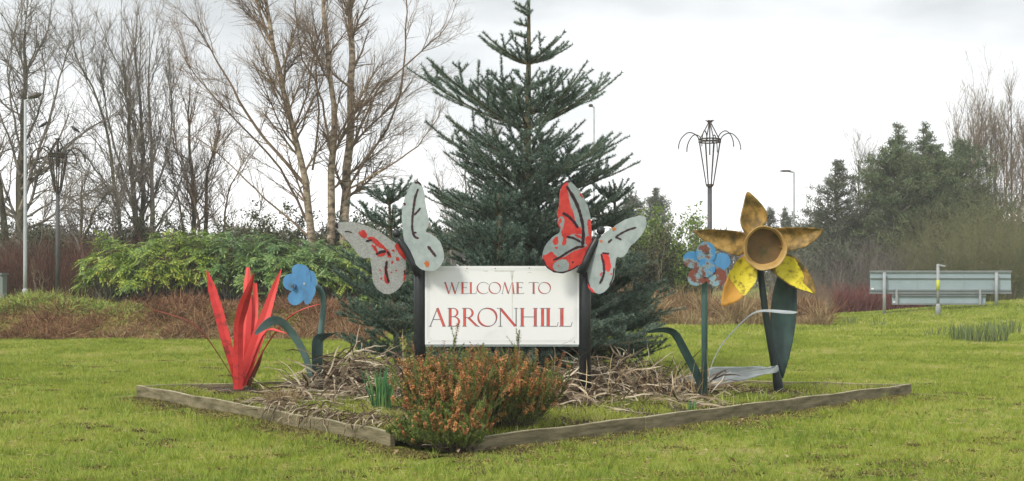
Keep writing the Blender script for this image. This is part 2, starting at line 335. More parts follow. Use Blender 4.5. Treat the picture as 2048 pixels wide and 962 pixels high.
def grass_mat(name, blade):
    m = bpy.data.materials.new(name); m.use_nodes = True; t = m.node_tree; t.nodes.clear(); l = t.links.new
    out = nn(t, 'ShaderNodeOutputMaterial'); b = nn(t, 'ShaderNodeBsdfPrincipled'); b.inputs['Roughness'].default_value = 0.75; b.inputs['Specular IOR Level'].default_value = 0.2
    tcn = nn(t, 'ShaderNodeTexCoord')
    n1 = nn(t, 'ShaderNodeTexNoise'); n1.inputs['Scale'].default_value = 0.55; n1.inputs['Detail'].default_value = 6; n1.inputs['Roughness'].default_value = 0.6
    n2 = nn(t, 'ShaderNodeTexNoise'); n2.inputs['Scale'].default_value = 3.6; n2.inputs['Detail'].default_value = 5
    ad = nn(t, 'ShaderNodeMath', operation='MULTIPLY_ADD'); ad.inputs[1].default_value = 0.55
    l(tcn.outputs['Object'], n1.inputs['Vector']); l(tcn.outputs['Object'], n2.inputs['Vector'])
    s5 = nn(t, 'ShaderNodeMath', operation='SUBTRACT'); s5.inputs[1].default_value = 0.5; l(n2.outputs[0], s5.inputs[0])
    l(s5.outputs[0], ad.inputs[0]); l(n1.outputs[0], ad.inputs[2]); src = ad.outputs[0]
    if blade:
        g = nn(t, 'ShaderNodeNewGeometry'); sb = nn(t, 'ShaderNodeMath', operation='SUBTRACT'); sb.inputs[1].default_value = 0.5
        ma = nn(t, 'ShaderNodeMath', operation='MULTIPLY_ADD'); ma.inputs[1].default_value = 0.26
        l(g.outputs['Random Per Island'], sb.inputs[0]); l(sb.outputs[0], ma.inputs[0]); l(src, ma.inputs[2]); src = ma.outputs[0]
    cr = nn(t, 'ShaderNodeValToRGB'); e = cr.color_ramp.elements
    k = 1.0 if blade else 0.60  # sheet colours dimmed to stand in for the shade blades cast on each other
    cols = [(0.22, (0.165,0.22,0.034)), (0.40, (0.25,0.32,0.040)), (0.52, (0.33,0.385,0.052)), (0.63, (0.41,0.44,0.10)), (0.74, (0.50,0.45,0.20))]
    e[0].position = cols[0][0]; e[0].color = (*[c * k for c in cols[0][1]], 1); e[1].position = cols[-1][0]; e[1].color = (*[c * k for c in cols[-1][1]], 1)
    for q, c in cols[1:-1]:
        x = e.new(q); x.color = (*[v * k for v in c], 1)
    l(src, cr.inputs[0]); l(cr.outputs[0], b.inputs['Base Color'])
    if blade:
        tl = nn(t, 'ShaderNodeBsdfTranslucent'); ms = nn(t, 'ShaderNodeMixShader'); ms.inputs[0].default_value = 0.3
        l(cr.outputs[0], tl.inputs[0]); l(b.outputs[0], ms.inputs[1]); l(tl.outputs[0], ms.inputs[2]); l(ms.outputs[0], out.inputs[0])
    else:
        bn = nn(t, 'ShaderNodeBump'); bn.inputs['Strength'].default_value = 0.7; bn.inputs['Distance'].default_value = 0.04
        n3 = nn(t, 'ShaderNodeTexNoise'); n3.inputs['Scale'].default_value = 22; l(tcn.outputs['Object'], n3.inputs['Vector'])
        l(n3.outputs[0], bn.inputs['Height']); l(bn.outputs[0], b.inputs['Normal']); l(b.outputs[0], out.inputs[0])
    return m
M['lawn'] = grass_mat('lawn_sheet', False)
M['blade'] = grass_mat('grass_blade', True)

# ------------------------------------------------------------------ ground
BED = np.array([(-4.66, 14.9), (-0.55, 9.86), (4.99, 15.0), (0.4, 16.35)])    # left, near, right, back corners
ys = np.r_[-30, -10, np.arange(-2, 64, 0.5), 66, 70, 75, 82, 90, 105, 130, 170, 240, 350, 600, 1000, 1800, 3000]
xs = np.r_[-3000, -1500, -700, -350, -180, -100, -70, -50, -40, np.arange(-34, 34.1, 0.5), 40, 50, 70, 100, 180, 350, 700, 1500, 3000]
gx, gy = np.meshgrid(xs, ys); V = np.stack([gx.ravel(), gy.ravel(), gz(gx, gy).ravel()], 1)
nx, ny = len(xs), len(ys); i, j = np.meshgrid(np.arange(ny - 1), np.arange(nx - 1), indexing='ij'); b = i * nx + j
tag(np_mesh('ground', V, np.stack([b, b + 1, b + nx + 1, b + nx], -1).reshape(-1, 4), M['lawn'], smooth=True), kind='structure')

def in_poly(x, y, poly):
    r = np.zeros(len(x), bool); n = len(poly)
    for i in range(n):
        x0, y0 = poly[i]; x1, y1 = poly[(i + 1) % n]
        c = ((y0 > y) != (y1 > y)) & (x < (x1 - x0) * (y - y0) / (y1 - y0 + 1e-12) + x0)
        r ^= c
    return r
def seg_dist(x, y, a, b):
    d = np.array(b) - np.array(a); t = np.clip(((x - a[0]) * d[0] + (y - a[1]) * d[1]) / (d @ d), 0, 1)
    return np.hypot(x - a[0] - t * d[0], y - a[1] - t * d[1])
SOILZ = 0.085
def soil_h(x, y):
    return SOILZ + 0.02 * np.sin(x * 3.1 + y) * np.sin(y * 2.3) + 0.05 * np.exp(-((x + 1.9) ** 2 + (y - 14) ** 2) / 0.8) + 0.05 * np.exp(-((x - 1.2) ** 2 + (y - 13.6) ** 2) / 1.0) + 0.03 * np.exp(-((x - 3.5) ** 2 + (y - 14.6) ** 2) / .2)
# soil inside the boards: a fan of rings between the corners
def quad_grid(c, n):
    u, v = np.meshgrid(np.linspace(0, 1, n), np.linspace(0, 1, n)); u = u.ravel()[:, None]; v = v.ravel()[:, None]
    p = (1-u)*(1-v)*c[0] + u*(1-v)*c[1] + u*v*c[2] + (1-u)*v*c[3]
    i, j = np.meshgrid(np.arange(n - 1), np.arange(n - 1), indexing='ij'); b = i * n + j
    return p, np.stack([b, b + 1, b + n + 1, b + n], -1).reshape(-1, 4)
cen = BED.mean(0)
inner = cen + (BED - cen) * 0.992
p2, q = quad_grid(inner, 90)
V = np.c_[p2, soil_h(p2[:, 0], p2[:, 1])]
tag(np_mesh('soil', V, q, M['soil'], smooth=True), kind='structure')

rng = np.random.default_rng(11)
# worn verge of soil and moss just outside the two front boards
def verge(a, b, w, name, side):
    a = np.array(a); b = np.array(b); d = (b - a) / np.linalg.norm(b - a); nrm = np.array([d[1], -d[0]]) * side
    n = 90; V = []; 
    for k in range(n):
        t = k / (n - 1); ww = w * (0.45 + 0.8 * rng.random()) * (0.6 + 0.4 * math.sin(PI * min(1, t * 3 + .15) / 2))
        ww *= 0.35 if t > 0.985 or t < 0.01 else 1
        for s_ in np.linspace(0, 1, 5):
            p = a + (b - a) * t + nrm * (ww * s_)
            V.append((p[0], p[1], float(gz(p[0], p[1])) + 0.008 * (1 - s_) + 0.004))
    Q = [(k*5+j, k*5+j+1, k*5+5+j+1, k*5+5+j) for k in range(n - 1) for j in range(4)]
    return tag(py_mesh(name, V, Q, M['soil']), kind='structure')
verge(BED[0], BED[1], 0.30, 'soil_verge', 1)
verge(BED[1], BED[2], 0.26, 'soil_verge', 1)

# grass blades
def blades(n, d0, d1, h, w, mat, name, label, margin=1.05, power=1.0, keep=None, lean=0.5):
    u = rng.random(n)
    # density falls as 1/d^power over a wedge whose width grows with d
    e = 2 - power
    d = (d0 ** e + u * (d1 ** e - d0 ** e)) ** (1 / e)
    x = (rng.random(n) - 0.5) * 2 * ((1024 / F) * d * margin + 2.2)
    y = d
    if keep is not None:
        k = keep(x, y); x, y = x[k], y[k]
    n = len(x); z = gz(x, y)
    hh = h * (0.5 + rng.random(n)) * (1 + 0.25 * np.sin(x * 2.1 + 1.3 * np.sin(x * .7 + y * 1.9))) ; a = rng.random(n) * 2 * PI
    ww = w * (0.7 + 0.6 * rng.random(n)) * (1 + np.maximum(0, y - 9) * 0.07)
    dx, dy = np.cos(a), np.sin(a); lx = rng.normal(size=n) * lean * hh; ly = rng.normal(size=n) * lean * hh
    A = np.stack([x - dx * ww / 2, y - dy * ww / 2, z - 0.004], 1); B = np.stack([x + dx * ww / 2, y + dy * ww / 2, z - 0.004], 1)
    C = np.stack([x + lx, y + ly, z + hh], 1)
    V = np.stack([A, B, C], 1).reshape(-1, 3); Fc = np.arange(3 * n).reshape(-1, 3)
    return tag(np_mesh(name, V, Fc, mat), label, 'grass', kind='stuff')
def keep_grass(x, y):
    k = ~in_poly(x, y, BED)
    dd = np.minimum(seg_dist(x, y, BED[0], BED[1]), seg_dist(x, y, BED[1], BED[2]))
    nz_ = 0.5 + 0.5 * np.sin(x * 5.3 + 2 * np.sin(y * 3.7)) * np.sin(y * 6.1 + x)
    k &= rng.random(len(x)) < np.clip((dd - 0.06 - 0.30 * nz_) * 5, 0.05, 1)
    k &= ~((x < -3.3) & (y > 28.0))
    return k
blades(820000, 8.0, 30, 0.034, 0.0062, M['blade'], 'lawn_grass', 'short green lawn grass with yellow mossy patches all round the timber bed', power=0.95, keep=keep_grass)
blades(130000, 28, 48, 0.06, 0.012, M['blade'], 'far_lawn_grass', 'green grass on the far lawn rising towards the road sign', keep=lambda x, y: (x > 1.0 + (y - 30) * .05) & ((y < 37.5) | (x > 9.8)))

n = 5200; dq = 8.6 + 22 * rng.random(n) ** 1.6; xq = (rng.random(n) - .5) * .92 * dq; kk = keep_grass(xq, dq); xq, dq = xq[kk], dq[kk]; m_ = 13
cx_ = np.repeat(xq, m_); cy_ = np.repeat(dq, m_); a_ = rng.random(len(cx_)) * 2 * PI; q_ = rng.random(len(cx_)) * .035
X_ = cx_ + q_ * np.cos(a_); Y_ = cy_ + q_ * np.sin(a_); Z_ = gz(X_, Y_); hh = (.045 + .045 * rng.random(len(X_))); lw = .006 * (1 + (Y_ - 9) * .05)
V = np.stack([np.stack([X_ - lw / 2, Y_, Z_], 1), np.stack([X_ + lw / 2, Y_ + .002, Z_], 1), np.stack([X_ + np.cos(a_) * hh * .6, Y_ + np.sin(a_) * hh * .6, Z_ + hh], 1)], 1).reshape(-1, 3)
M['clump'] = noise_mat('grass_clump', [(0.18,0.27,0.045),(0.29,0.38,0.06),(0.42,0.47,0.10)], 1.4, rough=0.7, rnd=0.35, trans=0.25)
tag(np_mesh('grass_clumps', V, np.arange(len(V)).reshape(-1, 3), M['clump']), 'slightly taller grass clumps dotted over the lawn', 'grass', kind='stuff')
n = 14000; dq = 8.6 + 18 * rng.random(n) ** 1.5; xq = (rng.random(n) - .5) * .92 * dq; kk = keep_grass(xq, dq); xq, dq = xq[kk], dq[kk]; n = len(xq); zq = gz(xq, dq) + .02; a_ = rng.random(n) * 2 * PI; l_ = .03 + .07 * rng.random(n)
V = np.stack([np.stack([xq, dq, zq], 1), np.stack([xq + .004, dq + .004, zq + .003], 1), np.stack([xq + np.cos(a_) * l_, dq + np.sin(a_) * l_, zq + .015 * rng.random(n)], 1)], 1).reshape(-1, 3)
tag(np_mesh('straw_litter', V, np.arange(len(V)).reshape(-1, 3), M['straw']), 'pale dead grass blades lying on the lawn', 'dead grass', kind='stuff')

# ------------------------------------------------------------------ the raised bed
bed = thing('raised_bed', 'low pointed flower bed edged with weathered timber boards', 'flower bed', (0, 13, 0))
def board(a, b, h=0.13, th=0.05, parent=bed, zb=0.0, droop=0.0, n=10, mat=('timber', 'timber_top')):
    a = np.array(a, float); b = np.array(b, float); d = (b - a) / np.linalg.norm(b - a); nr = np.array([-d[1], d[0]])
    V = []; 
    for k in range(n + 1):
        t = k / n; p = a + (b - a) * t; wv = 0.006 * math.sin(t * 9 + a[0] * 3); hv = h + 0.005 * math.sin(t * 13 + a[1]) - droop * t
        for (s_, z) in ((0, zb), (0, zb + hv - .006), (0.006, zb + hv), (th - .006, zb + hv), (th, zb + hv - .006), (th, zb)):
            q = p + nr * (s_ + wv); V.append((q[0], q[1], z))
    Fc, mi = [], []
    for k in range(n):
        for j in range(5):
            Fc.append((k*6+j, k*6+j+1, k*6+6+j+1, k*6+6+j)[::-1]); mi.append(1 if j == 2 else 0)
    Fc += [tuple(range(6)), tuple(n*6 + j for j in range(5, -1, -1))]; mi += [0, 0]
    return py_mesh('board', V, Fc, [M[mat[0]], M[mat[1]]], parent, False, mi)
def lerp2(a, b, t): return np.array(a) + (np.array(b) - np.array(a)) * t
def run(a, b, cuts, gap=0.006, **kw):
    for t0, t1 in zip(cuts[:-1], cuts[1:]):
        L_ = np.linalg.norm(np.array(b) - np.array(a)); board(lerp2(a, b, t0 + gap / L_), lerp2(a, b, t1), **kw)
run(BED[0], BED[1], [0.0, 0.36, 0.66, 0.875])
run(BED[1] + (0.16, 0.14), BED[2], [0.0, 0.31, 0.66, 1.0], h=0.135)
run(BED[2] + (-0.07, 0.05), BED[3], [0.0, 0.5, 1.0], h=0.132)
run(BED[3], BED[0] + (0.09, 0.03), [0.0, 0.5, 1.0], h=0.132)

# ------------------------------------------------------------------ welcome sign
D = 13.3
sign = thing('welcome_sign', 'white welcome sign with red serif lettering between two black round posts', 'sign', P(1003, 800, D) * [1, 1, 0])
S = D / F
def px_x(px, Y=D): return (px - CX) / F * Y
def px_z(py, Y=D): return EYE + (YH - py) / F * Y
for (c, top) in ((839.5, 536), (1170, 540)):
    mb = MB(); x = px_x(c); mb.tube([(x, D, 0.0), (x, D, px_z(top) - .01), (x, D, px_z(top))], [.066, .066, .060], 28)
    mb.build('post', M['black_paint'], sign, True)
yp = D - 0.052
# the plates sit between the posts, so their size is worked out at their own depth
def Q(px, py, Y=yp): return P(px, py, Y)
A, B = Q(850, 532), Q(1158, 689)
mb = MB(); mb.box(((A[0]+B[0])/2, yp + .018, (A[2]+B[2])/2 - .022), (B[0]-A[0]-.01, .018, A[2]-B[2]), 0); mb.build('backing_board', M['galv'], sign)
mb = MB(); mb.box(((A[0]+B[0])/2, yp + .004, (A[2]+B[2])/2), (B[0]-A[0], .008, A[2]-B[2])); panel = mb.build('panel', M['panel_white'], sign)
yf = yp - 0.0015
mb = MB()
def strip(mb, p, q, w, y, mi=0, t=.0012):
    p = np.array(p, float); q = np.array(q, float); d = q - p; d /= np.linalg.norm(d); n_ = np.array([-d[1], d[0]]) * w / 2
    c = [p + n_, p - n_, q - n_, q + n_]
    V = [(a[0], y, a[1]) for a in c] + [(a[0], y + t, a[1]) for a in c]
    mb.add(V, ((0,1,2,3),(7,6,5,4),(0,4,5,1),(1,5,6,2),(2,6,7,3),(3,7,4,0)), mi)
for off, w in ((0.030, .0022), (0.045, .0018)):
    x0, x1, z0, z1 = A[0]+off, B[0]-off, B[2]+off, A[2]-off; r_ = .03
    for s_ in (((x0+r_, z1), (x1-r_, z1)), ((x0+r_, z0), (x1-r_, z0)), ((x0, z0+r_), (x0, z1-r_)), ((x1, z0+r_), (x1, z1-r_))): strip(mb, *s_, w, yf)
    for cx, cz, a0 in ((x0, z1, -90), (x1, z1, 180), (x0, z0, 0), (x1, z0, 90)):
        for k in range(5):
            a = math.radians(a0 + 18 * k); a2 = math.radians(a0 + 18 * (k + 1))
            strip(mb, (cx + r_*math.cos(a), cz + r_*math.sin(a)), (cx + r_*math.cos(a2), cz + r_*math.sin(a2)), w, yf)
mb.build('printed_border', M['print_line'], panel)
for (px, py) in ((934, 537), (990.5, 537), (1058.5, 536), (858, 685), (1149, 684)):
    mb = MB(); c = Q(px, py); mb.tube([(c[0], yp + .001, c[2]), (c[0], yp - .005, c[2])], [.006, .005], 10); mb.build('screw', M['lamp_head'], panel)
# grime marks (streak in the middle, corner crack)
mb = MB()
for (x0, y0, x1, y1, w) in ((1022, 542, 1024, 560, 3), (1026, 542, 1024.5, 556, 2), (1024, 560, 1024.5, 606, 1.3), (1024.4, 606, 1025, 640, .7), (989, 542, 1030, 542, 1.4), (930, 541, 938, 546, 1.2), (966, 542, 976, 542, 1.2),
                            (1124, 688, 1140, 682, 1.2), (1140, 682, 1150, 673, 1.0), (1055, 545, 1063, 545, 1)):
    mb = MB(); a = Q(x0, y0); b = Q(x1, y1); strip(mb, (a[0], a[2]), (b[0], b[2]), w * S, yf - .0003); mb.build('grime_mark', M['grime'], panel)

# glyphs in a unit square cap height 1: T thick red strokes, thin dark strokes, curved strokes with changing width
def glyph(ch):
    """returns list of (polyline, widths, kind) ; kind 0 red thick, 1 dark thin"""
    tk, th = .135, .035
    g = []
    def st(x, y0=0, y1=1, w=tk): g.append(([(x, y0), (x, y1)], [w, w], 0)); g.append(([(x - w * .46, y0), (x - w * .46, y1)], [.022, .022], 1)); g.append(([(x + w * .46, y0), (x + w * .46, y1)], [.022, .022], 1))
    def tn(a, b, w=th): g.append(([a, b], [w, w], 1))
    def serif(x, y, hw=.12): g.append(([(x - hw, y), (x + hw, y)], [.028, .028], 1))
    def diag(a, b, w=tk):
        g.append(([a, b], [w, w], 0)); dx = w * .5
        g.append(([(a[0] + dx, a[1]), (b[0] + dx, b[1])], [.024, .024], 1))
    def arc(cx, cy, rx, ry, a0, a1, wt, thr=.03, phase=0, n=22):
        pts = []; ws = []
        for k in range(n + 1):
            a = math.radians(a0 + (a1 - a0) * k / n); pts.append((cx + rx * math.cos(a), cy + ry * math.sin(a)))
            ws.append(thr + (wt - thr) * max(0, math.cos(a - math.radians(phase))) ** 1.3 if phase is not None else wt)
        return pts, ws
    if ch == 'O':
        cx, cy, r = .46, .5, .47
        pts, ws = arc(cx, cy, r, .5, 0, 360, .03, n=40); g.append((pts, [.034] * len(ws), 1))
        for ph in (35, 215):
            pts, ws = arc(cx, cy, r * .96, .48, ph - 75, ph + 75, .12, 0.0, ph); g.append((pts, ws, 0))
        return g, .96
    if ch == 'C':
        pts, ws = arc(.48, .5, .48, .5, 45, 318, .03, n=30); g.append((pts, [.034] * len(ws), 1))
        pts, ws = arc(.48, .5, .46, .48, 200 - 75, 200 + 75, .13, 0, 200); g.append((pts, ws, 0)); tn((.80, .86), (.86, .78), .04); return g, .86
    if ch == 'W':
        diag((.07, 1), (.36, 0), .12); tn((.36, 0), (.62, 1)); diag((.56, 1), (.84, 0), .12); tn((.84, 0), (1.12, 1)); serif(.07, 1, .08); serif(1.12, 1, .07); return g, 1.18
    if ch == 'M':
        tn((.02, 0), (.22, 1)); diag((.22, 1), (.55, 0), .12); tn((.55, 0), (.88, 1)); diag((.9, 1), (1.02, 0), .12); serif(.02, 0, .07); serif(1.04, 0, .1); return g, 1.14
    if ch == 'E':
        st(.14); tn((.02, .985), (.5, .985)); tn((.14, .54), (.42, .54)); tn((.02, .015), (.54, .015)); tn((.5, .985), (.5, .9)); tn((.54, .015), (.56, .1)); tn((.42, .6), (.42, .48)); return g, .60
    if ch == 'L':
        st(.14); serif(.12, .985, .12); tn((.02, .015), (.54, .015)); tn((.54, .015), (.585, .24), .03); return g, .62
    if ch == 'T':
        st(.36); tn((.0, .985), (.72, .985)); tn((.0, .985), (.0, .9)); tn((.72, .985), (.72, .9)); serif(.36, .015, .12); return g, .74
    if ch == 'A':
        tn((.06, 0), (.46, 1), .045); diag((.44, 1), (.82, 0), .14); tn((.22, .38), (.62, .38)); serif(.06, .015, .09); serif(.82, .015, .1); return g, .95
    if ch == 'B':
        st(.16); tn((.03, .985), (.34, .985)); tn((.03, .015), (.36, .015)); tn((.16, .53), (.36, .53))
        pts, ws = arc(.32, .76, .22, .225, 90, -90, .11, .03, 0); g.append((pts, ws, 0)); pts, ws = arc(.34, .27, .28, .255, 90, -90, .12, .03, 0); g.append((pts, ws, 0))
        pts, ws = arc(.32, .76, .26, .24, 90, -90, .03); g.append((pts, [.02] * len(ws), 1)); pts, ws = arc(.34, .27, .33, .265, 90, -90, .03); g.append((pts, [.02] * len(ws), 1)); return g, .70
    if ch == 'R':
        st(.16); tn((.03, .985), (.34, .985)); tn((.16, .48), (.36, .48)); serif(.16, .015, .12)
        pts, ws = arc(.33, .735, .24, .25, 90, -90, .12, .03, 0); g.append((pts, ws, 0)); pts, ws = arc(.33, .735, .29, .26, 90, -90, .03); g.append((pts, [.02] * len(ws), 1))
        diag((.36, .48), (.78, .04), .12); tn((.78, .04), (.92, .0), .05); return g, .88
    if ch == 'N':
        tn((.12, 0), (.12, 1), .05); diag((.12, .97), (.86, 0.02), .14); tn((.9, 0), (.9, 1), .05); serif(.12, .015, .1); serif(.02, .985, .08); serif(.9, .985, .1); return g, 1.02
    if ch == 'H':
        st(.16); st(.82); tn((.16, .52), (.82, .52)); serif(.16, .985); serif(.16, .015); serif(.82, .985); serif(.82, .015); return g, .98
    if ch == 'I':
        st(.15); serif(.15, .985); serif(.15, .015); return g, .32
def put_letter(ch, x0, x1, ytop, ybot):
    g, w = glyph(ch); a = Q(x0, ybot); b = Q(x1, ytop); sx_ = (b[0] - a[0]) / w; sz_ = b[2] - a[2]
    mb = MB()
    for pts, ws, kind in g:
        pts = np.array(pts) * [sx_, sz_] + [a[0], a[2]]; n = len(pts)
        y = yf - (0.0005 if kind else 0.0)
        T = np.gradient(pts, axis=0); T /= np.linalg.norm(T, axis=1, keepdims=True) + 1e-12; Nn = np.stack([-T[:, 1], T[:, 0]], 1)
        hw = np.array(ws)[:, None] * sz_ / 2
        Lf, Rt = pts + Nn * hw, pts - Nn * hw
        V = [(p[0], y, p[1]) for p in Lf] + [(p[0], y, p[1]) for p in Rt] + [(p[0], y + .001, p[1]) for p in Lf] + [(p[0], y + .001, p[1]) for p in Rt]
        Fc = []
        for k in range(n - 1):
            Fc += [(k, n + k, n + k + 1, k + 1), (k, k + 1, 2*n + k + 1, 2*n + k), (n + k, 3*n + k, 3*n + k + 1, n + k + 1)]
        Fc += [(0, 2*n, 3*n, n), (n-1, 2*n-1, 4*n-1, 3*n-1)]
        mb.add(V, Fc, kind)
    mb.build('letter', [M['print_red'], M['print_dark']], panel)
for ch, x0, x1 in (('W', 888, 919), ('E', 921, 938), ('L', 938, 954), ('C', 954, 977), ('O', 978, 1002), ('M', 1004, 1030), ('E', 1031, 1049), ('T', 1058, 1077), ('O', 1077, 1102)):
    put_letter(ch, x0, x1, 564.5, 587.5)
for ch, x0, x1 in (('A', 858, 893), ('B', 894, 921), ('R', 923, 957), ('O', 956, 995), ('N', 996, 1037), ('H', 1038, 1077), ('I', 1079, 1092), ('L', 1090, 1118), ('L', 1117, 1146)):
    put_letter(ch, x0, x1, 616, 653)

# ------------------------------------------------------------------ plate shapes traced from the photograph and set in planes of their own
def densify(pts, step, jit, r):
    pts = np.asarray(pts, float); out = []
    n = len(pts)
    for i in range(n):
        a = pts[i]; b = pts[(i + 1) % n]; p0 = pts[i - 1]; p3 = pts[(i + 2) % n]
        k = max(1, int(np.linalg.norm(b - a) / step))
        for t in np.arange(k) / k:      # Catmull-Rom
            q = 0.5 * ((2*a) + (-p0+b)*t + (2*p0-5*a+4*b-p3)*t*t + (-p0+3*a-3*b+p3)*t**3)
            out.append(q + r.normal(size=2) * jit)
    return np.array(out)
def crop_pts(pts, sc, ox, oy): return np.array([(x / sc + ox, y / sc + oy) for x, y in pts], float)
def plate(name, pts, fY, mat, parent, th=.006, off=0.0, step=3.0, jit=0.25, seed=0, edge=None):
    """pts in photo px, fY(px,py)->depth; flat plate with thickness th behind"""
    r = np.random.default_rng(seed); d = densify(pts, step, jit, r); n = len(d)
    Fr = [P(x, y, fY(x, y) - off) for x, y in d]; Bk = [p + np.array([0, th, 0]) for p in Fr]
    faces = [tuple(range(n))[::-1], tuple(range(n, 2 * n))] + [(i, (i + 1) % n, n + (i + 1) % n, n + i) for i in range(n)]
    mats = [mat] if edge is None else [mat, edge]
    return py_mesh(name, Fr + Bk, faces, mats, parent, False, [0, 0] + [0 if edge is None else 1] * n)
def vein(name, pts, w, fY, mat, parent, off=.003, seed=1):
    r = np.random.default_rng(seed); c = smooth_line(pts, max(6, int(len(pts) * 4)), 1); T = np.gradient(c, axis=0); T /= np.linalg.norm(T, axis=1, keepdims=True); N_ = np.stack([-T[:, 1], T[:, 0]], 1)
    n = len(c); ww = (w / 2) * (0.8 + 0.45 * r.random((n, 1))); ww[0] *= .5; ww[-1] *= .4
    ring = np.concatenate([c + N_ * ww, (c - N_ * ww)[::-1]]); m = len(ring)
    Fr = [P(x, y, fY(x, y) - off) for x, y in ring]; Bk = [p + np.array([0, off * .6, 0]) for p in Fr]
    return [c, ring, Fr, Bk, m, n]
def veins(name, lst, fY, mat, parent, off=.003):
    for s_, (pts, w) in enumerate(lst):
        mb = MB(); c, ring, Fr, Bk, m, n = vein(name, pts, w, fY, mat, parent, off, s_)
        Fc = [(k, k + 1, m - 2 - k, m - 1 - k)[::-1] for k in range(n - 1)] + [(i, (i + 1) % m, m + (i + 1) % m, m + i) for i in range(m)]
        mb.add(Fr + Bk, Fc); mb.build(name, mat, parent)
def blobs(name, lst, fY, mat, parent, off=.002, jit=.6, seed=3):
    r = np.random.default_rng(seed)
    for pts in (lst if isinstance(lst, (list, tuple)) else [lst]):
        mb = MB(); d = densify(pts, 1.6, jit, r); n = len(d); Fr = [P(x, y, fY(x, y) - off) for x, y in d]; Bk = [p + np.array([0, off * .6, 0]) for p in Fr]
        mb.add(Fr + Bk, [tuple(range(n))[::-1]] + [(i, (i + 1) % n, n + (i + 1) % n, n + i) for i in range(n)]); mb.build(name, mat, parent)
def spot(cx, cy, r, n=8, seed=0):
    q = np.random.default_rng(seed + int(cx * 7 + cy * 3)); return [(cx + r * (.7 + .6 * q.random()) * math.cos(2*PI*k/n), cy + r * (.7 + .6 * q.random()) * math.sin(2*PI*k/n)) for k in range(n)]

DH = D - .11
def hinge(px0, k, D0=DH): return lambda x, y: D0 + k * (x - px0) / F * D0
c1 = lambda pts: crop_pts(pts, 3.436, 650, 340)
c2 = lambda pts: crop_pts(pts, 3.436, 1050, 340)
bf = thing('butterfly', 'grey metal butterfly with flaked red wing, perched on the left sign post', 'butterfly sculpture', P(838, 548, D), 'metal butterflies on the sign posts')
fL1 = hinge(806, 0.55); fL2 = hinge(806, -0.45)
w1 = plate('wing', c1([(72,378),(96,360),(180,357),(250,372),(330,402),(400,442),(450,478),(500,515),(545,575),(556,640),(556,700),(545,760),(510,812),(470,842),(430,853),(390,842),(350,805),(330,760),(322,700),(316,640),(306,606),(270,606),(236,588),(200,545),(165,500),(120,450),(88,420)]), fL1, M['galv_speckled'], bf, seed=1, edge=M['vein'])
w1['label'] = 'left wing of speckled bare metal with flaking red paint'
w2 = plate('wing', c1([(625,78),(655,88),(680,150),(690,230),(710,320),(712,380),(692,422),(730,440),(780,480),(810,540),(818,600),(800,650),(760,688),(720,694),(660,680),(600,620),(565,560),(545,500),(535,420),(528,350),(530,270),(550,190),(580,120),(600,92)]), fL2, M['galv'], bf, seed=2, edge=M['vein'])
w2['label'] = 'upright blue-grey wing with dark vein'
blobs('red_paint', [c1(p) for p in ([(228,430),(265,412),(290,450),(270,470),(240,450)], [(290,470),(330,462),(400,515),(440,560),(456,600),(430,598),(415,550),(370,530),(320,490)], [(318,515),(345,520),(368,560),(420,560),(400,590),(360,590),(340,550)],
     [(415,640),(428,620),(430,700),(440,775),(410,770),(408,700)], [(480,520),(505,510),(550,590),(555,620),(530,600),(500,560)], [(545,690),(556,690),(552,750),(540,760)], [(380,740),(392,735),(390,755)], spot(500,612,12), spot(462,635,8), spot(488,690,7), spot(378,690,7), spot(455,703,6), spot(470,553,8))], fL1, M['wing_red'], w1, .0025)
veins('painted_vein', [(c1(p), w) for p, w in (([(350,580),(390,560),(420,560)], 5), ([(425,625),(415,690),(440,775)], 4.5), ([(135,422),(160,422),(185,430)], 2.2), ([(280,490),(325,480)], 4), ([(430,560),(445,590)], 4), ([(545,690),(550,720)], 3))], fL1, M['vein'], w1, .004)
veins('painted_vein', [(c1(p), w) for p, w in (([(640,128),(618,190),(608,260),(600,330),(598,400),(606,440),(620,465),(645,468)], 4.2), ([(612,310),(640,280),(656,260)], 3.6), ([(600,430),(630,430)], 3.5), ([(706,522),(735,560),(762,595)], 5.5), ([(536,230),(556,236)], 2.5), ([(545,225),(548,245)], 2))], fL2, M['vein'], w2, .004)
blobs('rust_spot', [c1([(685,635),(705,622),(716,645),(705,668),(690,660)])], fL2, M['rust'], w2, .003)
blobs('dark_tip', [c1([(612,92),(628,76),(650,84),(662,108),(640,92)])], fL2, M['vein'], w2, .003); blobs('dark_tip', [c1([(70,378),(92,362),(84,405)])], fL1, M['vein'], w1, .003)
mb = MB(); mb.tube([P(839, 550, DH - .02), P(826, 525, DH - .02), P(812, 500, DH - .02), P(800, 482, DH - .02), P(796, 476, DH - .02)], [.052, .047, .040, .036, .020], 14); mb.build('body', M['black_paint'], bf, True)
mb = MB(); mb.ball(P(793, 467, DH - .02), .046, a=16, b=10); mb.tube([P(795, 474, DH - .02), P(799, 481, DH - .02)], .022, 10); mb.build('head', M['black_paint'], bf, True)

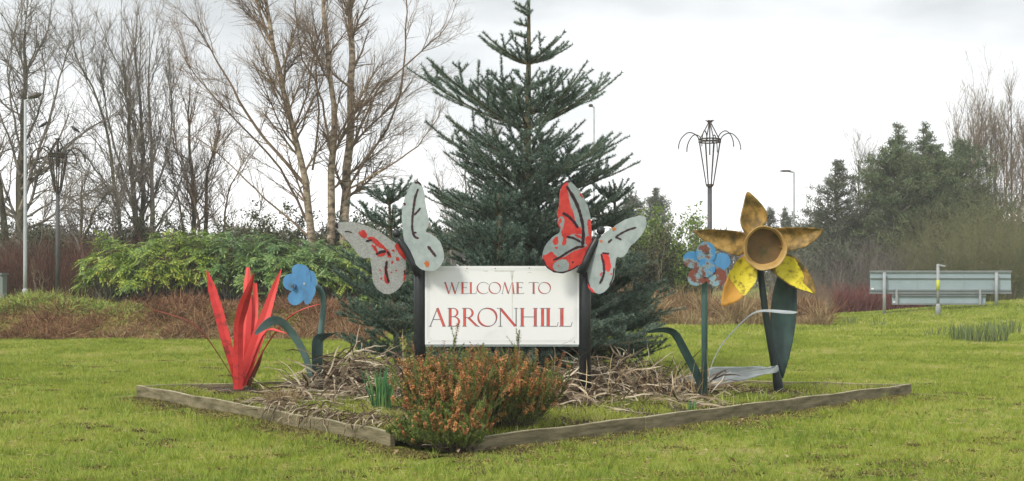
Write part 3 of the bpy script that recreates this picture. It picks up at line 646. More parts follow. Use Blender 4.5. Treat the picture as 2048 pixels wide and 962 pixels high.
bf2 = thing('butterfly', 'metal butterfly with one bright red wing and one grey, on the right sign post', 'butterfly sculpture', P(1168, 548, D), 'metal butterflies on the sign posts')
fR1 = hinge(1182, 0.45); fR2 = hinge(1182, -0.55)
r1_ = [(285,76),(320,85),(370,140),(410,200),(440,280),(455,360),(458,450),(455,540),(430,590),(390,640),(330,682),(260,706),(200,699),(150,666),(122,620),(120,580),(140,520),(190,460),(235,430),(240,405),(222,370),(220,310),(235,230),(238,150),(255,100)]
w3 = plate('wing', c2(r1_), fR1, M['galv'], bf2, seed=3, edge=M['vein']); w3['label'] = 'upright wing mostly covered in bright red paint with black veins'
w4 = plate('wing', c2([(800,312),(830,330),(833,380),(812,430),(770,482),(720,530),(700,570),(665,600),(630,600),(622,650),(612,740),(580,800),(530,846),(480,842),(440,795),(420,720),(425,650),(440,590),(480,510),(540,440),(600,395),(680,345),(740,324)]), fR2, M['galv'], bf2, seed=4, edge=M['vein']); w4['label'] = 'grey wing with a small red patch'
blobs('red_paint', [c2(p) for p in (
    [(285,80),(300,95),(290,130),(300,170),(305,215),(330,290),(355,370),(385,400),(395,440),(330,440),(290,460),(280,510),(255,515),(262,470),(250,430),(262,395),(270,350),(262,322),(240,318),(224,340),(221,310),(235,230),(240,150),(258,100)],
    [(245,330),(228,350),(232,400),(245,395),(240,370),(252,350)],
    [(122,590),(150,580),(185,560),(210,590),(260,600),(330,560),(410,530),(455,490),(455,540),(430,590),(390,640),(330,680),(300,690),(300,640),(270,612),(220,625),(192,655),(205,690),(240,702),(200,699),(150,666),(124,620)],
    [(430,350),(452,345),(457,450),(440,450),(432,400)], [(418,460),(440,455),(458,470),(455,520),(435,520),(415,500)], [(340,440),(390,455),(400,480),(350,455)], [(200,470),(225,458),(228,500),(205,515),(190,490)], [(375,150),(392,175),(398,195),(380,175)], spot(215,535,8), spot(305,410,7), spot(230,660,6), spot(205,590,8), [(240,230),(262,240),(300,300),(270,310),(235,290)])], fR1, M['wing_red'], w3, .0025, .5)
veins('painted_vein', [(c2(p), w) for p, w in (([(285,110),(320,165),(355,230),(380,300),(398,380),(402,450),(395,520)], 6), ([(258,295),(300,318),(340,360),(365,400)], 5.5), ([(285,458),(330,465),(385,495)], 4.5), ([(192,620),(240,600),(300,560),(360,530),(410,525)], 4.5), ([(325,640),(332,628)], 3), ([(122,610),(150,668),(200,700),(260,706),(330,682),(370,655)], 3), ([(240,130),(255,100),(285,78),(310,82)], 2.6), ([(240,405),(220,370),(220,310)], 1.8))], fR1, M['vein'], w3, .004)
blobs('red_paint', [c2([(525,580),(560,570),(575,590),(590,650),(580,695),(560,690),(540,640),(520,610)]), c2([(515,715),(530,700),(520,735)]), c2(spot(592,715,6)), c2([(430,780),(440,795),(480,838),(468,842),(440,812)])], fR2, M['wing_red'], w4, .0025)
veins('painted_vein', [(c2(p), w) for p, w in (([(524,575),(540,640),(545,700),(530,750),(512,782)], 4.5), ([(530,570),(580,575)], 3.4), ([(620,462),(660,435),(710,410),(765,394)], 3.8), ([(570,500),(598,475)], 4), ([(620,462),(645,470),(662,480)], 3.5), ([(612,670),(604,740),(580,795)], 2.5), ([(423,700),(428,760),(445,800)], 2.8))], fR2, M['vein'], w4, .004)
blobs('rust_spot', [c2(spot(612,405,12)), c2(spot(525,488,11))], fR2, M['rust'], w4, .003)
mb = MB(); mb.tube([P(1161, 548, DH - .02), P(1172, 522, DH - .02), P(1183, 498, DH - .02), P(1193, 480, DH - .02), P(1197, 474, DH - .02)], [.050, .046, .042, .038, .02], 14); mb.build('body', M['black_paint'], bf2, True)
mb = MB(); mb.ball(P(1201.5, 461, DH - .02), .047, a=16, b=10); mb.tube([P(1199, 469, DH - .02), P(1195, 476, DH - .02)], .022, 10); mb.build('head', M['black_paint'], bf2, True)

# ------------------------------------------------------------------ strap leaves bent from sheet metal
def strap(name, pts, ws, mat, parent, fold=0.0, th=.005, side=None, n=26, mats2=None):
    """pts: list of (px,py,Y); ws in px at each point; folded sheet with thickness"""
    c = smooth_line([P(*p) for p in pts], n, 2)
    t = np.linspace(0, 1, n); d = np.r_[0, np.cumsum(np.linalg.norm(np.diff([P(*p) for p in pts], axis=0), axis=1))]; d /= d[-1]
    w = np.interp(t, d, ws) / F * np.mean([p[2] for p in pts])
    T = np.gradient(c, axis=0); T /= np.linalg.norm(T, axis=1, keepdims=True)
    sdv = np.array([[1, 0, 0], [1, 0, 0]] if side is None else (side if hasattr(side[0], '__len__') else [side, side]), float)
    sdv = sdv[0] * (1 - t[:, None]) + sdv[1] * t[:, None]
    Sd = sdv - T * (T * sdv).sum(1)[:, None]; Sd /= np.linalg.norm(Sd, axis=1, keepdims=True); N_ = np.cross(T, Sd)
    m = 5; V = []
    for layer in (0, 1):
        for i in range(n):
            for j in range(m):
                u = j / (m - 1) * 2 - 1
                V.append(c[i] + Sd[i] * (u * w[i] / 2) + N_[i] * (fold * w[i] * (abs(u) - .5) + layer * th))
    Fc = []; o = n * m
    for i in range(n - 1):
        for j in range(m - 1):
            a = i * m + j; Fc.append((a, a + 1, a + m + 1, a + m)); Fc.append((o + a, o + a + m, o + a + m + 1, o + a + 1))
        for a, s_ in ((i * m, 1), (i * m + m - 1, -1)):
            f = (a, a + m, o + a + m, o + a); Fc.append(f if s_ > 0 else f[::-1])
    for a in (0, (n - 1) * m):
        for j in range(m - 1): Fc.append((a + j, a + j + 1, o + a + j + 1, o + a + j))
    return py_mesh(name, V, Fc, mat, parent, False)
k7 = lambda x, y: (x / 2.29 + 380, y / 2.29 + 480)
def k7p(lst): return [(*k7(x, y), Y) for x, y, Y in lst]
red = thing('red_leaf_sculpture', 'tall bright red metal flower of pointed strap leaves at the left end of the bed', 'leaf sculpture', P(478, 778, 14.8) * [1, 1, 0] + [0, 0, SOILZ])
R0 = 14.8
strap('leaf', k7p([(78,138,15.15),(102,225,15.1),(135,340,15.0),(172,480,14.9),(208,610,14.85),(215,672,14.82)]), [2,17,20,19,14,12], M['leaf_red_dirty'], red, .22)
strap('leaf', k7p([(266,126,15.3),(262,200,15.2),(262,330,15.1),(252,480,15.0),(238,660,14.95)]), [7,15,19,20,16], M['leaf_red'], red, -.2)
strap('leaf', k7p([(299,198,15.2),(300,280,15.2),(290,400,15.1),(268,540,15.0),(245,660,14.92)]), [7,13,18,17,14], M['leaf_red'], red, .15)
strap('leaf', k7p([(418,134,15.0),(390,210,15.0),(352,330,14.95),(310,450,14.9),(270,560,14.86),(238,668,14.82)]), [2,12,20,26,24,15], M['leaf_red'], red, .16)
strap('leaf', k7p([(293,152,14.3),(275,215,14.38),(244,300,14.52),(222,380,14.64),(219,520,14.72),(220,684,14.74)]), [2,12,21,19,19.5,19.5], M['leaf_red_dirty'], red, -.12)
strap('leaf', k7p([(597,292,14.6),(540,306,14.6),(480,330,14.6),(430,372,14.65),(375,440,14.7),(320,530,14.8),(250,665,14.85)]), [3,9,12,11,8,6,6], M['leaf_red'], red, .1, side=(0.25, 1, 0.1))
strap('leaf', k7p([(443,428,14.4),(400,412,14.5),(362,402,14.6),(330,440,14.7),(290,540,14.8),(245,662,14.85)]), [2,9,12,12,12,12], M['leaf_red'], red, .1, side=(0.2, 1, 0.2))
strap('leaf', [(298,618,14.5),(340,629,14.55),(378,642,14.6),(405,664,14.65),(428,696,14.7),(455,738,14.78),(474,772,14.8)], [3,8,9,6,3.5,2.5,2.5], M['rust_strap'], red, .05, side=(0.1, 1, 0.14))
strap('leaf', k7p([(336,500,15.0),(310,570,14.95),(262,668,14.85)]), [2,10,12], M['rust_strap'], red, .1, side=(0.7, .7, 0))

# ---- left blue flower
F1Y = 14.1
bl = thing('blue_flower_sculpture', 'clean blue metal flower on a hooked green stalk beside the red leaves', 'flower sculpture', P(637, 790, F1Y) * [1, 1, 0] + [0, 0, SOILZ], 'blue metal flowers')
c7 = lambda pts: np.array([k7(x, y) for x, y in pts])
fB = lambda off: (lambda x, y: F1Y - .16 - off + (-0.35) * (x - 600) / F * F1Y)
for pts, off in (([(478,230),(452,230),(432,215),(425,190),(435,165),(455,155),(475,160),(495,195)], .0), ([(470,165),(468,130),(480,114),(500,110),(530,118),(546,140),(552,190),(520,220),(485,205)], .012),
                 ([(543,140),(565,145),(578,170),(580,205),(568,218),(545,200),(538,165)], .004), ([(475,228),(500,195),(528,200),(530,250),(515,280),(485,299),(460,292),(448,270),(455,245)], .006), ([(515,210),(550,190),(573,215),(574,240),(560,270),(545,292),(530,295),(518,262)], .018)):
    plate('petal', c7(pts), fB(off), M['flower_blue'], bl, th=.006, step=2.5, jit=.18, edge=M['pale_edge'])
mb = MB(); c = P(*k7(472, 212), F1Y - .17); mb.tube([c + [0, .01, 0], c + [0, -.03, 0]], [.034, .030], 16, 0); mb.tube([c + [0, -.028, 0], c + [0, -.036, 0]], [.017, .015], 12, 1); mb.build('centre_boss', [M['flower_blue'], M['lamp_head']], bl)
mb = MB(); c = P(*k7(524, 200), F1Y - .18); mb.tube([c, c + [0, -.02, 0]], [.014, .012], 10); mb.build('rivet', M['pale_edge'], bl)
mb = MB(); mb.tube(smooth_line([P(*k7(556, 212), F1Y - .12), P(*k7(580, 208), F1Y - .08), P(*k7(598, 226), F1Y - .04), P(*k7(610, 262), F1Y), P(*k7(612, 310), F1Y), P(*k7(604, 370), F1Y), P(*k7(597, 440), F1Y), P(*k7(594, 560), F1Y), P(*k7(592, 720), F1Y)], 30, 1), .034, 16); mb.build('stalk', M['stalk_green'], bl, True)
strap('leaf', [(*k7(x, y), Y) for x, y, Y in [(298,430,13.55),(335,395,13.7),(372,366,13.85),(400,362,13.9),(440,388,13.95),(490,455,14.0),(530,530,14.05),(560,640,14.1)]], [6,16,18,17,17,17,15,12], M['green_grey'], bl, .05, side=[(-.55, -.35, .8), (.8, -.3, .6)])
strap('leaf', [(*k7(x, y), Y) for x, y, Y in [(675,421,14.15),(640,433,14.1),(606,445,14.03),(582,455,13.98),(579,470,13.97),(580,510,13.97),(582,560,13.98),(585,650,14.0)]], [3,12,20,22,22,22,21,20], M['green_dark'], bl, .03, side=[(0.5, 1, 0.0), (1, .1, 0)], n=40)

# ---- right blue flower
F2Y = 13.6
br = thing('blue_flower_sculpture', 'rusting blue metal flower on a straight green stalk in front of the daffodil', 'flower sculpture', P(1409, 800, F2Y) * [1, 1, 0] + [0, 0, SOILZ], 'blue metal flowers')
c5 = lambda pts: crop_pts(pts, 3.436, 1350, 360)
def ell(cx, cy, rx, ry, rot=0, n=14):
    o = []
    for k in range(n):
        a = 2 * PI * k / n; x = rx * math.cos(a); y = ry * math.sin(a); r_ = math.radians(rot); o.append((cx + x * math.cos(r_) - y * math.sin(r_), cy + x * math.sin(r_) + y * math.cos(r_)))
    return o
for e_, off, mt in ((ell(118, 548, 64, 58, 20), .0, 'flower_worn'), (ell(318, 560, 64, 60, -15), .006, 'flower_blue'), (ell(160, 660, 78, 62, -30), .012, 'flower_worn_low'), (ell(278, 662, 80, 66, 25), .018, 'flower_worn_low'), (ell(212, 500, 68, 76, 0), .024, 'flower_worn')):
    plate('petal', c5(e_), (lambda o: (lambda x, y: F2Y - .10 - o))(off), M[mt], br, th=.005, step=2.5, jit=.15, edge=M['vein'])
plate('centre_plate', c5(ell(216, 605, 62, 60)), lambda x, y: F2Y - .132, M['flower_worn'], br, th=.004, step=2.5, jit=.8)
mb = MB(); c = P(*(c5([(208, 487)])[0]), F2Y - .126); mb.tube([c, c + [0, -.012, 0]], [.034, .031], 16); mb.tube([c + [0, -.010, 0], c + [0, -.018, 0]], [.012, .012], 8); mb.build('centre_boss', M['flower_worn'], br)
mb = MB(); x = px_x(1409, F2Y); mb.tube([(x, F2Y, SOILZ - .05), (x, F2Y, px_z(575, F2Y)), (x, F2Y - .05, px_z(552, F2Y)), (x, F2Y - .08, px_z(535, F2Y))], [.035, .035, .03, .025], 16); mb.build('stalk', M['stalk_green'], br, True)
k4 = lambda x, y, Y: (x / 3.207 + 1280, y / 3.207 + 560, Y)
strap('leaf', [k4(52,333,13.2), k4(90,322,13.25), k4(150,316,13.3), k4(205,322,13.35), k4(235,350,13.38), k4(290,460,13.42), k4(350,570,13.46), k4(395,670,13.5), k4(412,790,13.55)], [5,9,12,14,16,17,17,16,12], M['green_dark'], br, .08, side=[(0, -.5, 1), (.9, -.2, .45)])

# ---- daffodil
F3Y = 14.5
df = thing('daffodil_sculpture', 'large rusty yellow metal daffodil with five petals on a leaning dark stem', 'flower sculpture', P(1560, 787, F3Y) * [1, 1, 0] + [0, 0, SOILZ])
def petal(name, pts, cen, Yc, tip, cup, mat, parent, seed=0, sc=3.0, patch=None):
    """rings from outline to centroid; depth leans forward by tip along the distance from the flower centre, cup hollows the middle"""
    r = np.random.default_rng(seed); d = densify(pts, sc, .15, r); c = d.mean(0); n = len(d); K = 6
    cen = np.array(cen); V = []
    def dep(p, s_):
        rd = np.linalg.norm(p - cen) / F * Yc
        return Yc - tip * rd + cup * (1 - s_ ** 2)
    for layer in (0, 1):
        for k in range(K):
            s_ = 1 - k / K
            for p in d:
                q = c + (p - c) * s_; V.append(P(q[0], q[1], dep(q, s_) + layer * .006))
        V.append(P(c[0], c[1], dep(c, 0) + layer * .006))
    o = K * n + 1; Fc = []
    for k in range(K - 1):
        for i in range(n):
            j = (i + 1) % n; a = (k*n+i, k*n+j, (k+1)*n+j, (k+1)*n+i); Fc.append(a[::-1]); Fc.append(tuple(o + v for v in a))
    for i in range(n):
        j = (i + 1) % n; a = ((K-1)*n+i, (K-1)*n+j, K*n); Fc.append(a[::-1]); Fc.append(tuple(o + v for v in a)); Fc.append((i, j, o + j, o + i))
    ob = py_mesh(name, V, Fc, mat, parent, True)
    return ob, dep, c
cen5 = c5([(618, 465)])[0]
PY = F3Y + .02
spec = [
 ('ochre', [(498,80),(545,112),(595,165),(626,210),(636,258),(624,298),(580,350),(520,390),(485,372),(455,320),(447,272),(460,205),(478,130)], .12, .07),
 ('ochre', [(128,346),(230,338),(330,342),(430,352),(500,378),(520,450),(450,520),(400,512),(340,490),(270,462),(200,420),(150,378)], .25, .07),
 ('ochre', [(1022,341),(960,328),(850,324),(740,326),(670,340),(660,420),(740,480),(800,486),(860,472),(930,440),(985,392)], .25, .07),
 ('orange', [(470,522),(560,560),(566,640),(556,690),(530,740),(480,790),(420,840),(335,868),(318,852),(325,780),(350,690),(400,600)], .2, .06),
 ('ochre', [(655,610),(700,530),(760,508),(820,524),(880,580),(930,650),(960,720),(962,786),(900,766),(830,745),(740,690)], .1, .05)]
for i_, (mt, pts, tip, cup) in enumerate(spec):
    ob, dep, pc = petal('petal', c5(pts), cen5, PY, tip, cup, M[mt], df, i_)
    if i_ >= 3:
        patch = {3: [(452,535),(548,598),(560,680),(520,745),(470,790),(430,750),(385,690),(365,650),(400,600)], 4: [(690,595),(745,525),(815,535),(852,590),(885,660),(880,740),(958,778),(900,762),(830,738),(745,685),(700,640)]}[i_]
        pc_px = np.array(c5(patch)); outl = np.array(c5(pts)); cc = outl.mean(0)
        r = np.random.default_rng(9 + i_); ring = densify(pc_px, 3.2, .7, r); pm = ring.mean(0); n_ = len(ring); dd = densify(np.array(c5(pts)), 3.0, 0, r)
        cc = dd.mean(0)
        ang = np.arctan2(dd[:, 1] - cc[1], dd[:, 0] - cc[0]); rad = np.hypot(dd[:, 0] - cc[0], dd[:, 1] - cc[1]); o_ = np.argsort(ang); ang, rad = ang[o_], rad[o_]
        V, K = [], 6
        for k in range(K + 1):
            for p in ring:
                q = pm + (p - pm) * (1 - k / K) if k < K else pm
                a = math.atan2(q[1] - cc[1], q[0] - cc[0]); R_ = np.interp(a, ang, rad, period=2 * PI); s_ = min(1, math.hypot(q[0] - cc[0], q[1] - cc[1]) / R_)
                V.append(P(q[0], q[1], dep(q, s_) - .010))
        Fc = [(k*n_+i, k*n_+(i+1) % n_, (k+1)*n_+(i+1) % n_, (k+1)*n_+i)[::-1] for k in range(K) for i in range(n_)]
        py_mesh('yellow_paint', V, Fc, M['yellow'], ob, True)
# trumpet: a polygonal cup, opening towards the viewer and a little down to the right
NS = 40
def ringpts(cx, cy, r, Y, n=NS, sq=.02): 
    o = []
    for k in range(n):
        a = 2 * PI * k / n; rr = r * (1 + sq * math.cos(3 * a + .6) + sq * .6 * math.cos(7 * a)); q = P(*(c5([(cx, cy)])[0]), Y); o.append(q + np.array([math.cos(a) * rr, 0.10 * math.cos(a) * rr, math.sin(a) * rr]))
    return o
rings = [ringpts(600, 450, .19, PY + .03), ringpts(612, 462, .225, F3Y - .06), ringpts(619, 470, .266, F3Y - .20), ringpts(619, 470, .258, F3Y - .203), ringpts(614, 464, .222, F3Y - .06), ringpts(612, 458, .212, F3Y - .03)]
V = [p for r in rings for p in r]; Fc = [(k*NS+i, k*NS+(i+1) % NS, (k+1)*NS+(i+1) % NS, (k+1)*NS+i) for k in range(5) for i in range(NS)]
tr = py_mesh('trumpet', V, Fc, M['trumpet'], df, True)
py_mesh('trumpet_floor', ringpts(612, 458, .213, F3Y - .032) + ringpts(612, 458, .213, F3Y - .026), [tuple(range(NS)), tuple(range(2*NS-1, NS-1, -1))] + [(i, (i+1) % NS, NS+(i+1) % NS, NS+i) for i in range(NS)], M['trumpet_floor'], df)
for (a_, b_) in ((562, 448), (575, 458), (648, 446)):
    mb = MB(); c = P(*(c5([(a_, b_)])[0]), F3Y - .034); mb.tube([c, c + [0, -.006, 0]], .008, 8); mb.build('bolt', M['lamp_head'], df)
mb = MB(); mb.tube(smooth_line([P(1516, 505, F3Y + .06), P(1521, 545, F3Y + .06), P(1530, 620, F3Y + .04), P(1543, 700, F3Y + .02), P(1556, 765, F3Y), P(1560, 800, F3Y)], 24, 1), [.041] * 17 + [.046] * 3 + [.060] * 4, 16); mb.build('stem', M['stem_dark'], df, True)
petal('leaf', np.array([(1573,512),(1558,545),(1545,590),(1541,640),(1545,690),(1553,722),(1564,757),(1572,738),(1582,700),(1591,650),(1594,600),(1592,545),(1584,518)]), (1566, 760), F3Y + .16, .0, .07, M['green_dark'], df, 5)[0]
lf = petal('leaf', crop_pts([(880,545),(850,562),(760,552),(660,556),(540,556),(460,560),(380,600),(300,620),(250,640),(300,676),(420,684),(560,668),(700,635),(800,606),(884,590)], 3.207, 1280, 560), (1555, 735), 14.3, .12, .02, M['silver'], df, 6)[0]; lf['label'] = 'fallen bare silver leaf lying across the bed'
strap('leaf', [k4(436,680,13.9), k4(452,560,13.9), k4(500,450,13.95), k4(560,370,14.0), k4(640,285,14.0), k4(720,212,14.0), k4(765,197,14.0), k4(850,200,13.9), k4(940,210,13.75), k4(998,213,13.65)], [5,5,6,7,9,12,18,22,26,14], M['silver'], df, .04, side=(0.12, 1, 0.16))

# ------------------------------------------------------------------ plants in the bed
def ribbons(c0, dirs, length, width, seg, droop, r, name, mat, label=None, cat=None, group=None, parent=None, kind=None, wob=.12, floor=None, curl=0.0):
    n = len(c0); D_ = dirs / np.linalg.norm(dirs, axis=1, keepdims=True); st = (length / seg)[:, None]
    pts = [c0]; 
    for k in range(seg):
        D_ = D_ + r.normal(size=D_.shape) * wob; D_[:, 2] -= droop; D_ /= np.linalg.norm(D_, axis=1, keepdims=True)
        q = pts[-1] + D_ * st
        if floor is not None:
            fl = floor(q[:, 0], q[:, 1]); low = q[:, 2] < fl; q[:, 2] = np.maximum(q[:, 2], fl); D_[low, 2] = np.maximum(D_[low, 2], 0.0)
        pts.append(q)
    Pt = np.stack(pts, 1); T = np.gradient(Pt, axis=1)
    sd_ = r.normal(size=(n, 1, 3)); sd_ = sd_ - T * (sd_ * T).sum(2, keepdims=True) / ((T ** 2).sum(2, keepdims=True) + 1e-9); sd_ /= np.linalg.norm(sd_, axis=2, keepdims=True) + 1e-9
    prof = np.interp(np.linspace(0, 1, seg + 1), [0, .3, .8, 1], [.7, 1, .7, .12])[None, :, None]
    hw = (width[:, None, None] / 2) * prof
    V = np.stack([Pt - sd_ * hw, Pt + sd_ * hw], 2).reshape(-1, 3)
    m_, i_ = np.meshgrid(np.arange(n), np.arange(seg), indexing='ij'); b = (m_ * (seg + 1) + i_) * 2
    Qd = np.stack([b, b + 1, b + 3, b + 2], -1).reshape(-1, 4)
    o = np_mesh(name, V, Qd, mat, parent)
    return tag(o, label, cat, group, kind)
r = np.random.default_rng(21)
floor_bed = lambda x, y: np.where(in_poly(x, y, BED), soil_h(x, y), gz(x, y)) + .012
def dead_mound(specs, name, label):
    C0, Dd, Ln, Wd = [], [], [], []
    for (cx, cy, rx, ry, zt, n, outw) in specs:
        a = r.random(n) * 2 * PI; q = np.sqrt(r.random(n)); x = cx + rx * q * np.cos(a); y = cy + ry * q * np.sin(a)
        z = soil_h(x, y) + zt * (1 - q ** 2) * r.random(n) ** .7
        C0.append(np.stack([x, y, z], 1)); th = r.random(n) * 2 * PI
        el = r.normal(size=n) * .38 + .25
        Dd.append(np.stack([np.cos(th) + outw * np.cos(a), np.sin(th) + outw * np.sin(a) - .15, el], 1)); Ln.append(.26 + .45 * r.random(n)); Wd.append(.010 + .016 * r.random(n))
    return ribbons(np.concatenate(C0), np.concatenate(Dd), np.concatenate(Ln), np.concatenate(Wd), 8, .10, r, name, M['dead_leaf'], label, 'dead leaves', kind='stuff', wob=.17, floor=floor_bed)
dead_mound([(-1.95, 14.25, .55, .45, .44, 620, .4), (-1.4, 14.1, .5, .5, .38, 480, .3), (-2.45, 13.6, .25, .3, .15, 70, .2), (-.9, 14.1, .4, .5, .26, 240, .2), (-1.9, 13.4, .5, .3, .06, 90, .2)], 'withered_leaves', 'heap of withered pale brown strap leaves around the hooked green stalk')
dead_mound([(1.15, 13.9, .85, .5, .36, 800, .3), (.45, 13.2, .4, .6, .25, 330, .3), (1.9, 13.9, .45, .4, .16, 240, .2), (1.3, 13.1, .8, .4, .06, 170, .2)], 'withered_leaves', 'heap of withered pale brown strap leaves right of the sign')
# leaves flopping over the front left board, and over the right part
n = 190; t = np.concatenate([.55 + .05 * r.normal(size=70) * .6, .66 + .028 * r.normal(size=80), .79 + .02 * r.normal(size=40)]); base = BED[0] + (BED[1] - BED[0]) * t[:, None]; nb = np.array([.775, .632])
xy = base + nb * (r.random((n, 1)) * .28); c0 = np.c_[xy, soil_h(xy[:, 0], xy[:, 1]) + .05 + .12 * r.random(n)]
ribbons(c0, np.c_[-nb[0] + r.normal(size=n) * .5, -nb[1] + r.normal(size=n) * .5, .4 + r.normal(size=n) * .45], .10 + .22 * r.random(n), .007 + .009 * r.random(n), 8, .26, r, 'drooping_dead_leaves', M['dead_leaf'], 'curled dead leaves drooping over the front left board', 'dead leaves', kind='stuff', wob=.26, floor=floor_bed)
n = 16; c0 = np.stack([-2.75 + .45 * r.random(n), 12.95 + .12 * r.normal(size=n), .12 + .08 * r.random(n)], 1)
ribbons(c0, np.c_[-.8 + r.normal(size=n) * .3, -.5 + r.normal(size=n) * .3, .1 + .1 * r.normal(size=n)], .2 + .3 * r.random(n), .010 + .008 * r.random(n), 5, .05, r, 'loose_dead_leaves', M['dead_leaf'], 'few straight pale dead leaves lying across the front left board', 'dead leaves', kind='stuff', wob=.05, floor=floor_bed)
n = 2600; x = r.uniform(-4.4, 4.8, n); y = r.uniform(10.0, 16.2, n); k = in_poly(x, y, inner); x, y = x[k], y[k]; n = len(x)
ribbons(np.c_[x, y, soil_h(x, y) + .015], np.c_[r.normal(size=n), r.normal(size=n), .25 + .2 * r.normal(size=n)], .06 + .14 * r.random(n), .004 + .006 * r.random(n), 4, .06, r, 'bed_litter', M['dead_leaf'], 'small scraps of dead stems and leaves strewn over the bed soil', 'dead leaves', kind='stuff', wob=.2, floor=floor_bed)
n = 70; x = .6 + 1.6 * r.random(n); y = 12.8 + 1.2 * r.random(n)
ribbons(np.c_[x, y, soil_h(x, y)], np.c_[r.normal(size=n) * .25, r.normal(size=n) * .25, np.ones(n)], .25 + .35 * r.random(n), .007 + .005 * r.random(n), 6, .03, r, 'standing_dead_stems', M['straw'], 'thin pale dead stems standing up right of the heather', 'dead stems', kind='stuff', wob=.12)
# short tufts of green among them
def tuft(x, y, n, h, w, name, label, cat, mat, group=None, spread=.06, lean=.35, z=None, droop=.03, kind=None, seg=5):
    zz = float(soil_h(np.array([x]), np.array([y]))[0]) if z is None else z
    a = r.random(n) * 2 * PI; c0 = np.stack([x + spread * np.cos(a) * r.random(n), y + spread * np.sin(a) * r.random(n), np.full(n, zz - .01)], 1)
    dr = np.stack([np.cos(a) * lean * r.random(n) * 1.6, np.sin(a) * lean * r.random(n) * 1.6, np.ones(n)], 1)
    o = ribbons(c0 - [x, y, zz], dr, h * (.65 + .5 * r.random(n)), w * (.8 + .4 * r.random(n)), seg, droop, r, name, mat, label, cat, group, None, kind, wob=.03)
    o.location = (x, y, zz); return o
tuft(-1.36, 12.6, 90, .44, .015, 'daffodil_clump', 'upright green daffodil shoots left of the heather', 'plant', M['daff'], spread=.10, lean=.16)
c = P(1376, 812, 12.6); tuft(c[0], 12.4, 12, .13, .016, 'bulb_shoots', 'short bluish green bulb shoots near the right front board', 'plant', M['daff'], spread=.05, lean=.12)
for px_, Y_, lb in ((1448, 13.2, 'yellow green shoots right of the straight green stalk'), (1468, 13.0, 'small yellow green shoots in front of the silver leaf'), (1504, 13.2, 'small pale shoots in front of the leaning stem'), (1530, 13.5, 'pale shoots beside the foot of the daffodil')):
    tuft(px_x(px_, Y_), Y_, 12, .15, .010, 'bulb_shoots', lb, 'plant', M['cover'], spread=.06, lean=.2)
c = P(562, 800, 13.0); tuft(px_x(563, 12.7), 12.7, 260, .24, .004, 'grass_tussock', 'dry tan grass tussock at the front left board', 'plant', M['straw'], spread=.14, lean=.5, droop=.10)
# green grass and moss growing over the soil
def scatter_tri(x, y, z, h, w, mat, name, label, cat, lean=.6, kind='stuff', parent=None):
    n = len(x); hh = h * (.5 + r.random(n)); a = r.random(n) * 2 * PI; ww = w * (.7 + .6 * r.random(n)); dx, dy = np.cos(a), np.sin(a)
    A = np.stack([x - dx * ww / 2, y - dy * ww / 2, z - .003], 1); B = np.stack([x + dx * ww / 2, y + dy * ww / 2, z - .003], 1); C = np.stack([x + r.normal(size=n) * lean * hh, y + r.normal(size=n) * lean * hh, z + hh], 1)
    return tag(np_mesh(name, np.stack([A, B, C], 1).reshape(-1, 3), np.arange(3 * n).reshape(-1, 3), mat, parent), label, cat, kind=kind)
x = r.uniform(-4.6, 4.9, 110000); y = r.uniform(9.9, 16.3, 110000); k = in_poly(x, y, inner)
k &= (np.sin(x * 3.1 + 1.2 * np.sin(y * 2.1)) * np.sin(y * 2.7 + x) + .35 * np.sin(x * 11 + y * 7)) > -.15; x, y = x[k], y[k]
scatter_tri(x, y, soil_h(x, y), .055, .008, M['blade'], 'bed_grass', 'thin green grass growing on the soil inside the bed', 'grass')
x = r.uniform(-4.6, 4.9, 60000); y = r.uniform(9.9, 16.3, 60000); k = in_poly(x, y, inner) & ((np.sin(x * 2.3 + 4) * np.sin(y * 3.7 + x * 2)) > -.1); x, y = x[k], y[k]
scatter_tri(x, y, soil_h(x, y), .022, .026, M['moss'], 'bed_moss', 'yellow brown moss patches on the soil inside the bed', 'moss', 1.2)
xs_, ys_ = [], []
for a, b in ((BED[0], BED[1]), (BED[1], BED[2])):
    n = 40000; t = r.random(n); o = np.abs(r.normal(size=n)) * .24; d = (b - a) / np.linalg.norm(b - a); nr = np.array([d[1], -d[0]]); cl = (np.sin(t * 31) * np.sin(t * 83 + 1) + r.normal(size=n) * .5) > -.5
    p = a + (b - a) * t[:, None] + nr * (o + .01)[:, None]; xs_.append(p[cl, 0]); ys_.append(p[cl, 1])
x = np.concatenate(xs_); y = np.concatenate(ys_)
scatter_tri(x, y, gz(x, y) + .004, .016, .016, M['moss'], 'verge_moss', 'brown and yellow moss crumbs along the foot of the front boards', 'moss', 1.2)
# moss tufts kicked up on the lawn
xs_, ys_ = [], []
for k in range(230):
    d = 8.8 + 12 * r.random() ** 1.5; cx = (r.random() - .5) * .86 * d
    if in_poly(np.array([cx]), np.array([d]), BED)[0]: continue
    q = r.integers(20, 120); s_ = .02 + .07 * r.random(); xs_.append(cx + r.normal(size=q) * s_ * 1.6); ys_.append(d + r.normal(size=q) * s_)
x = np.concatenate(xs_); y = np.concatenate(ys_)
scatter_tri(x, y, gz(x, y) + .022, .016, .017, M['moss'], 'lawn_moss', 'loose brown moss clumps scattered over the lawn', 'moss', 1.2)
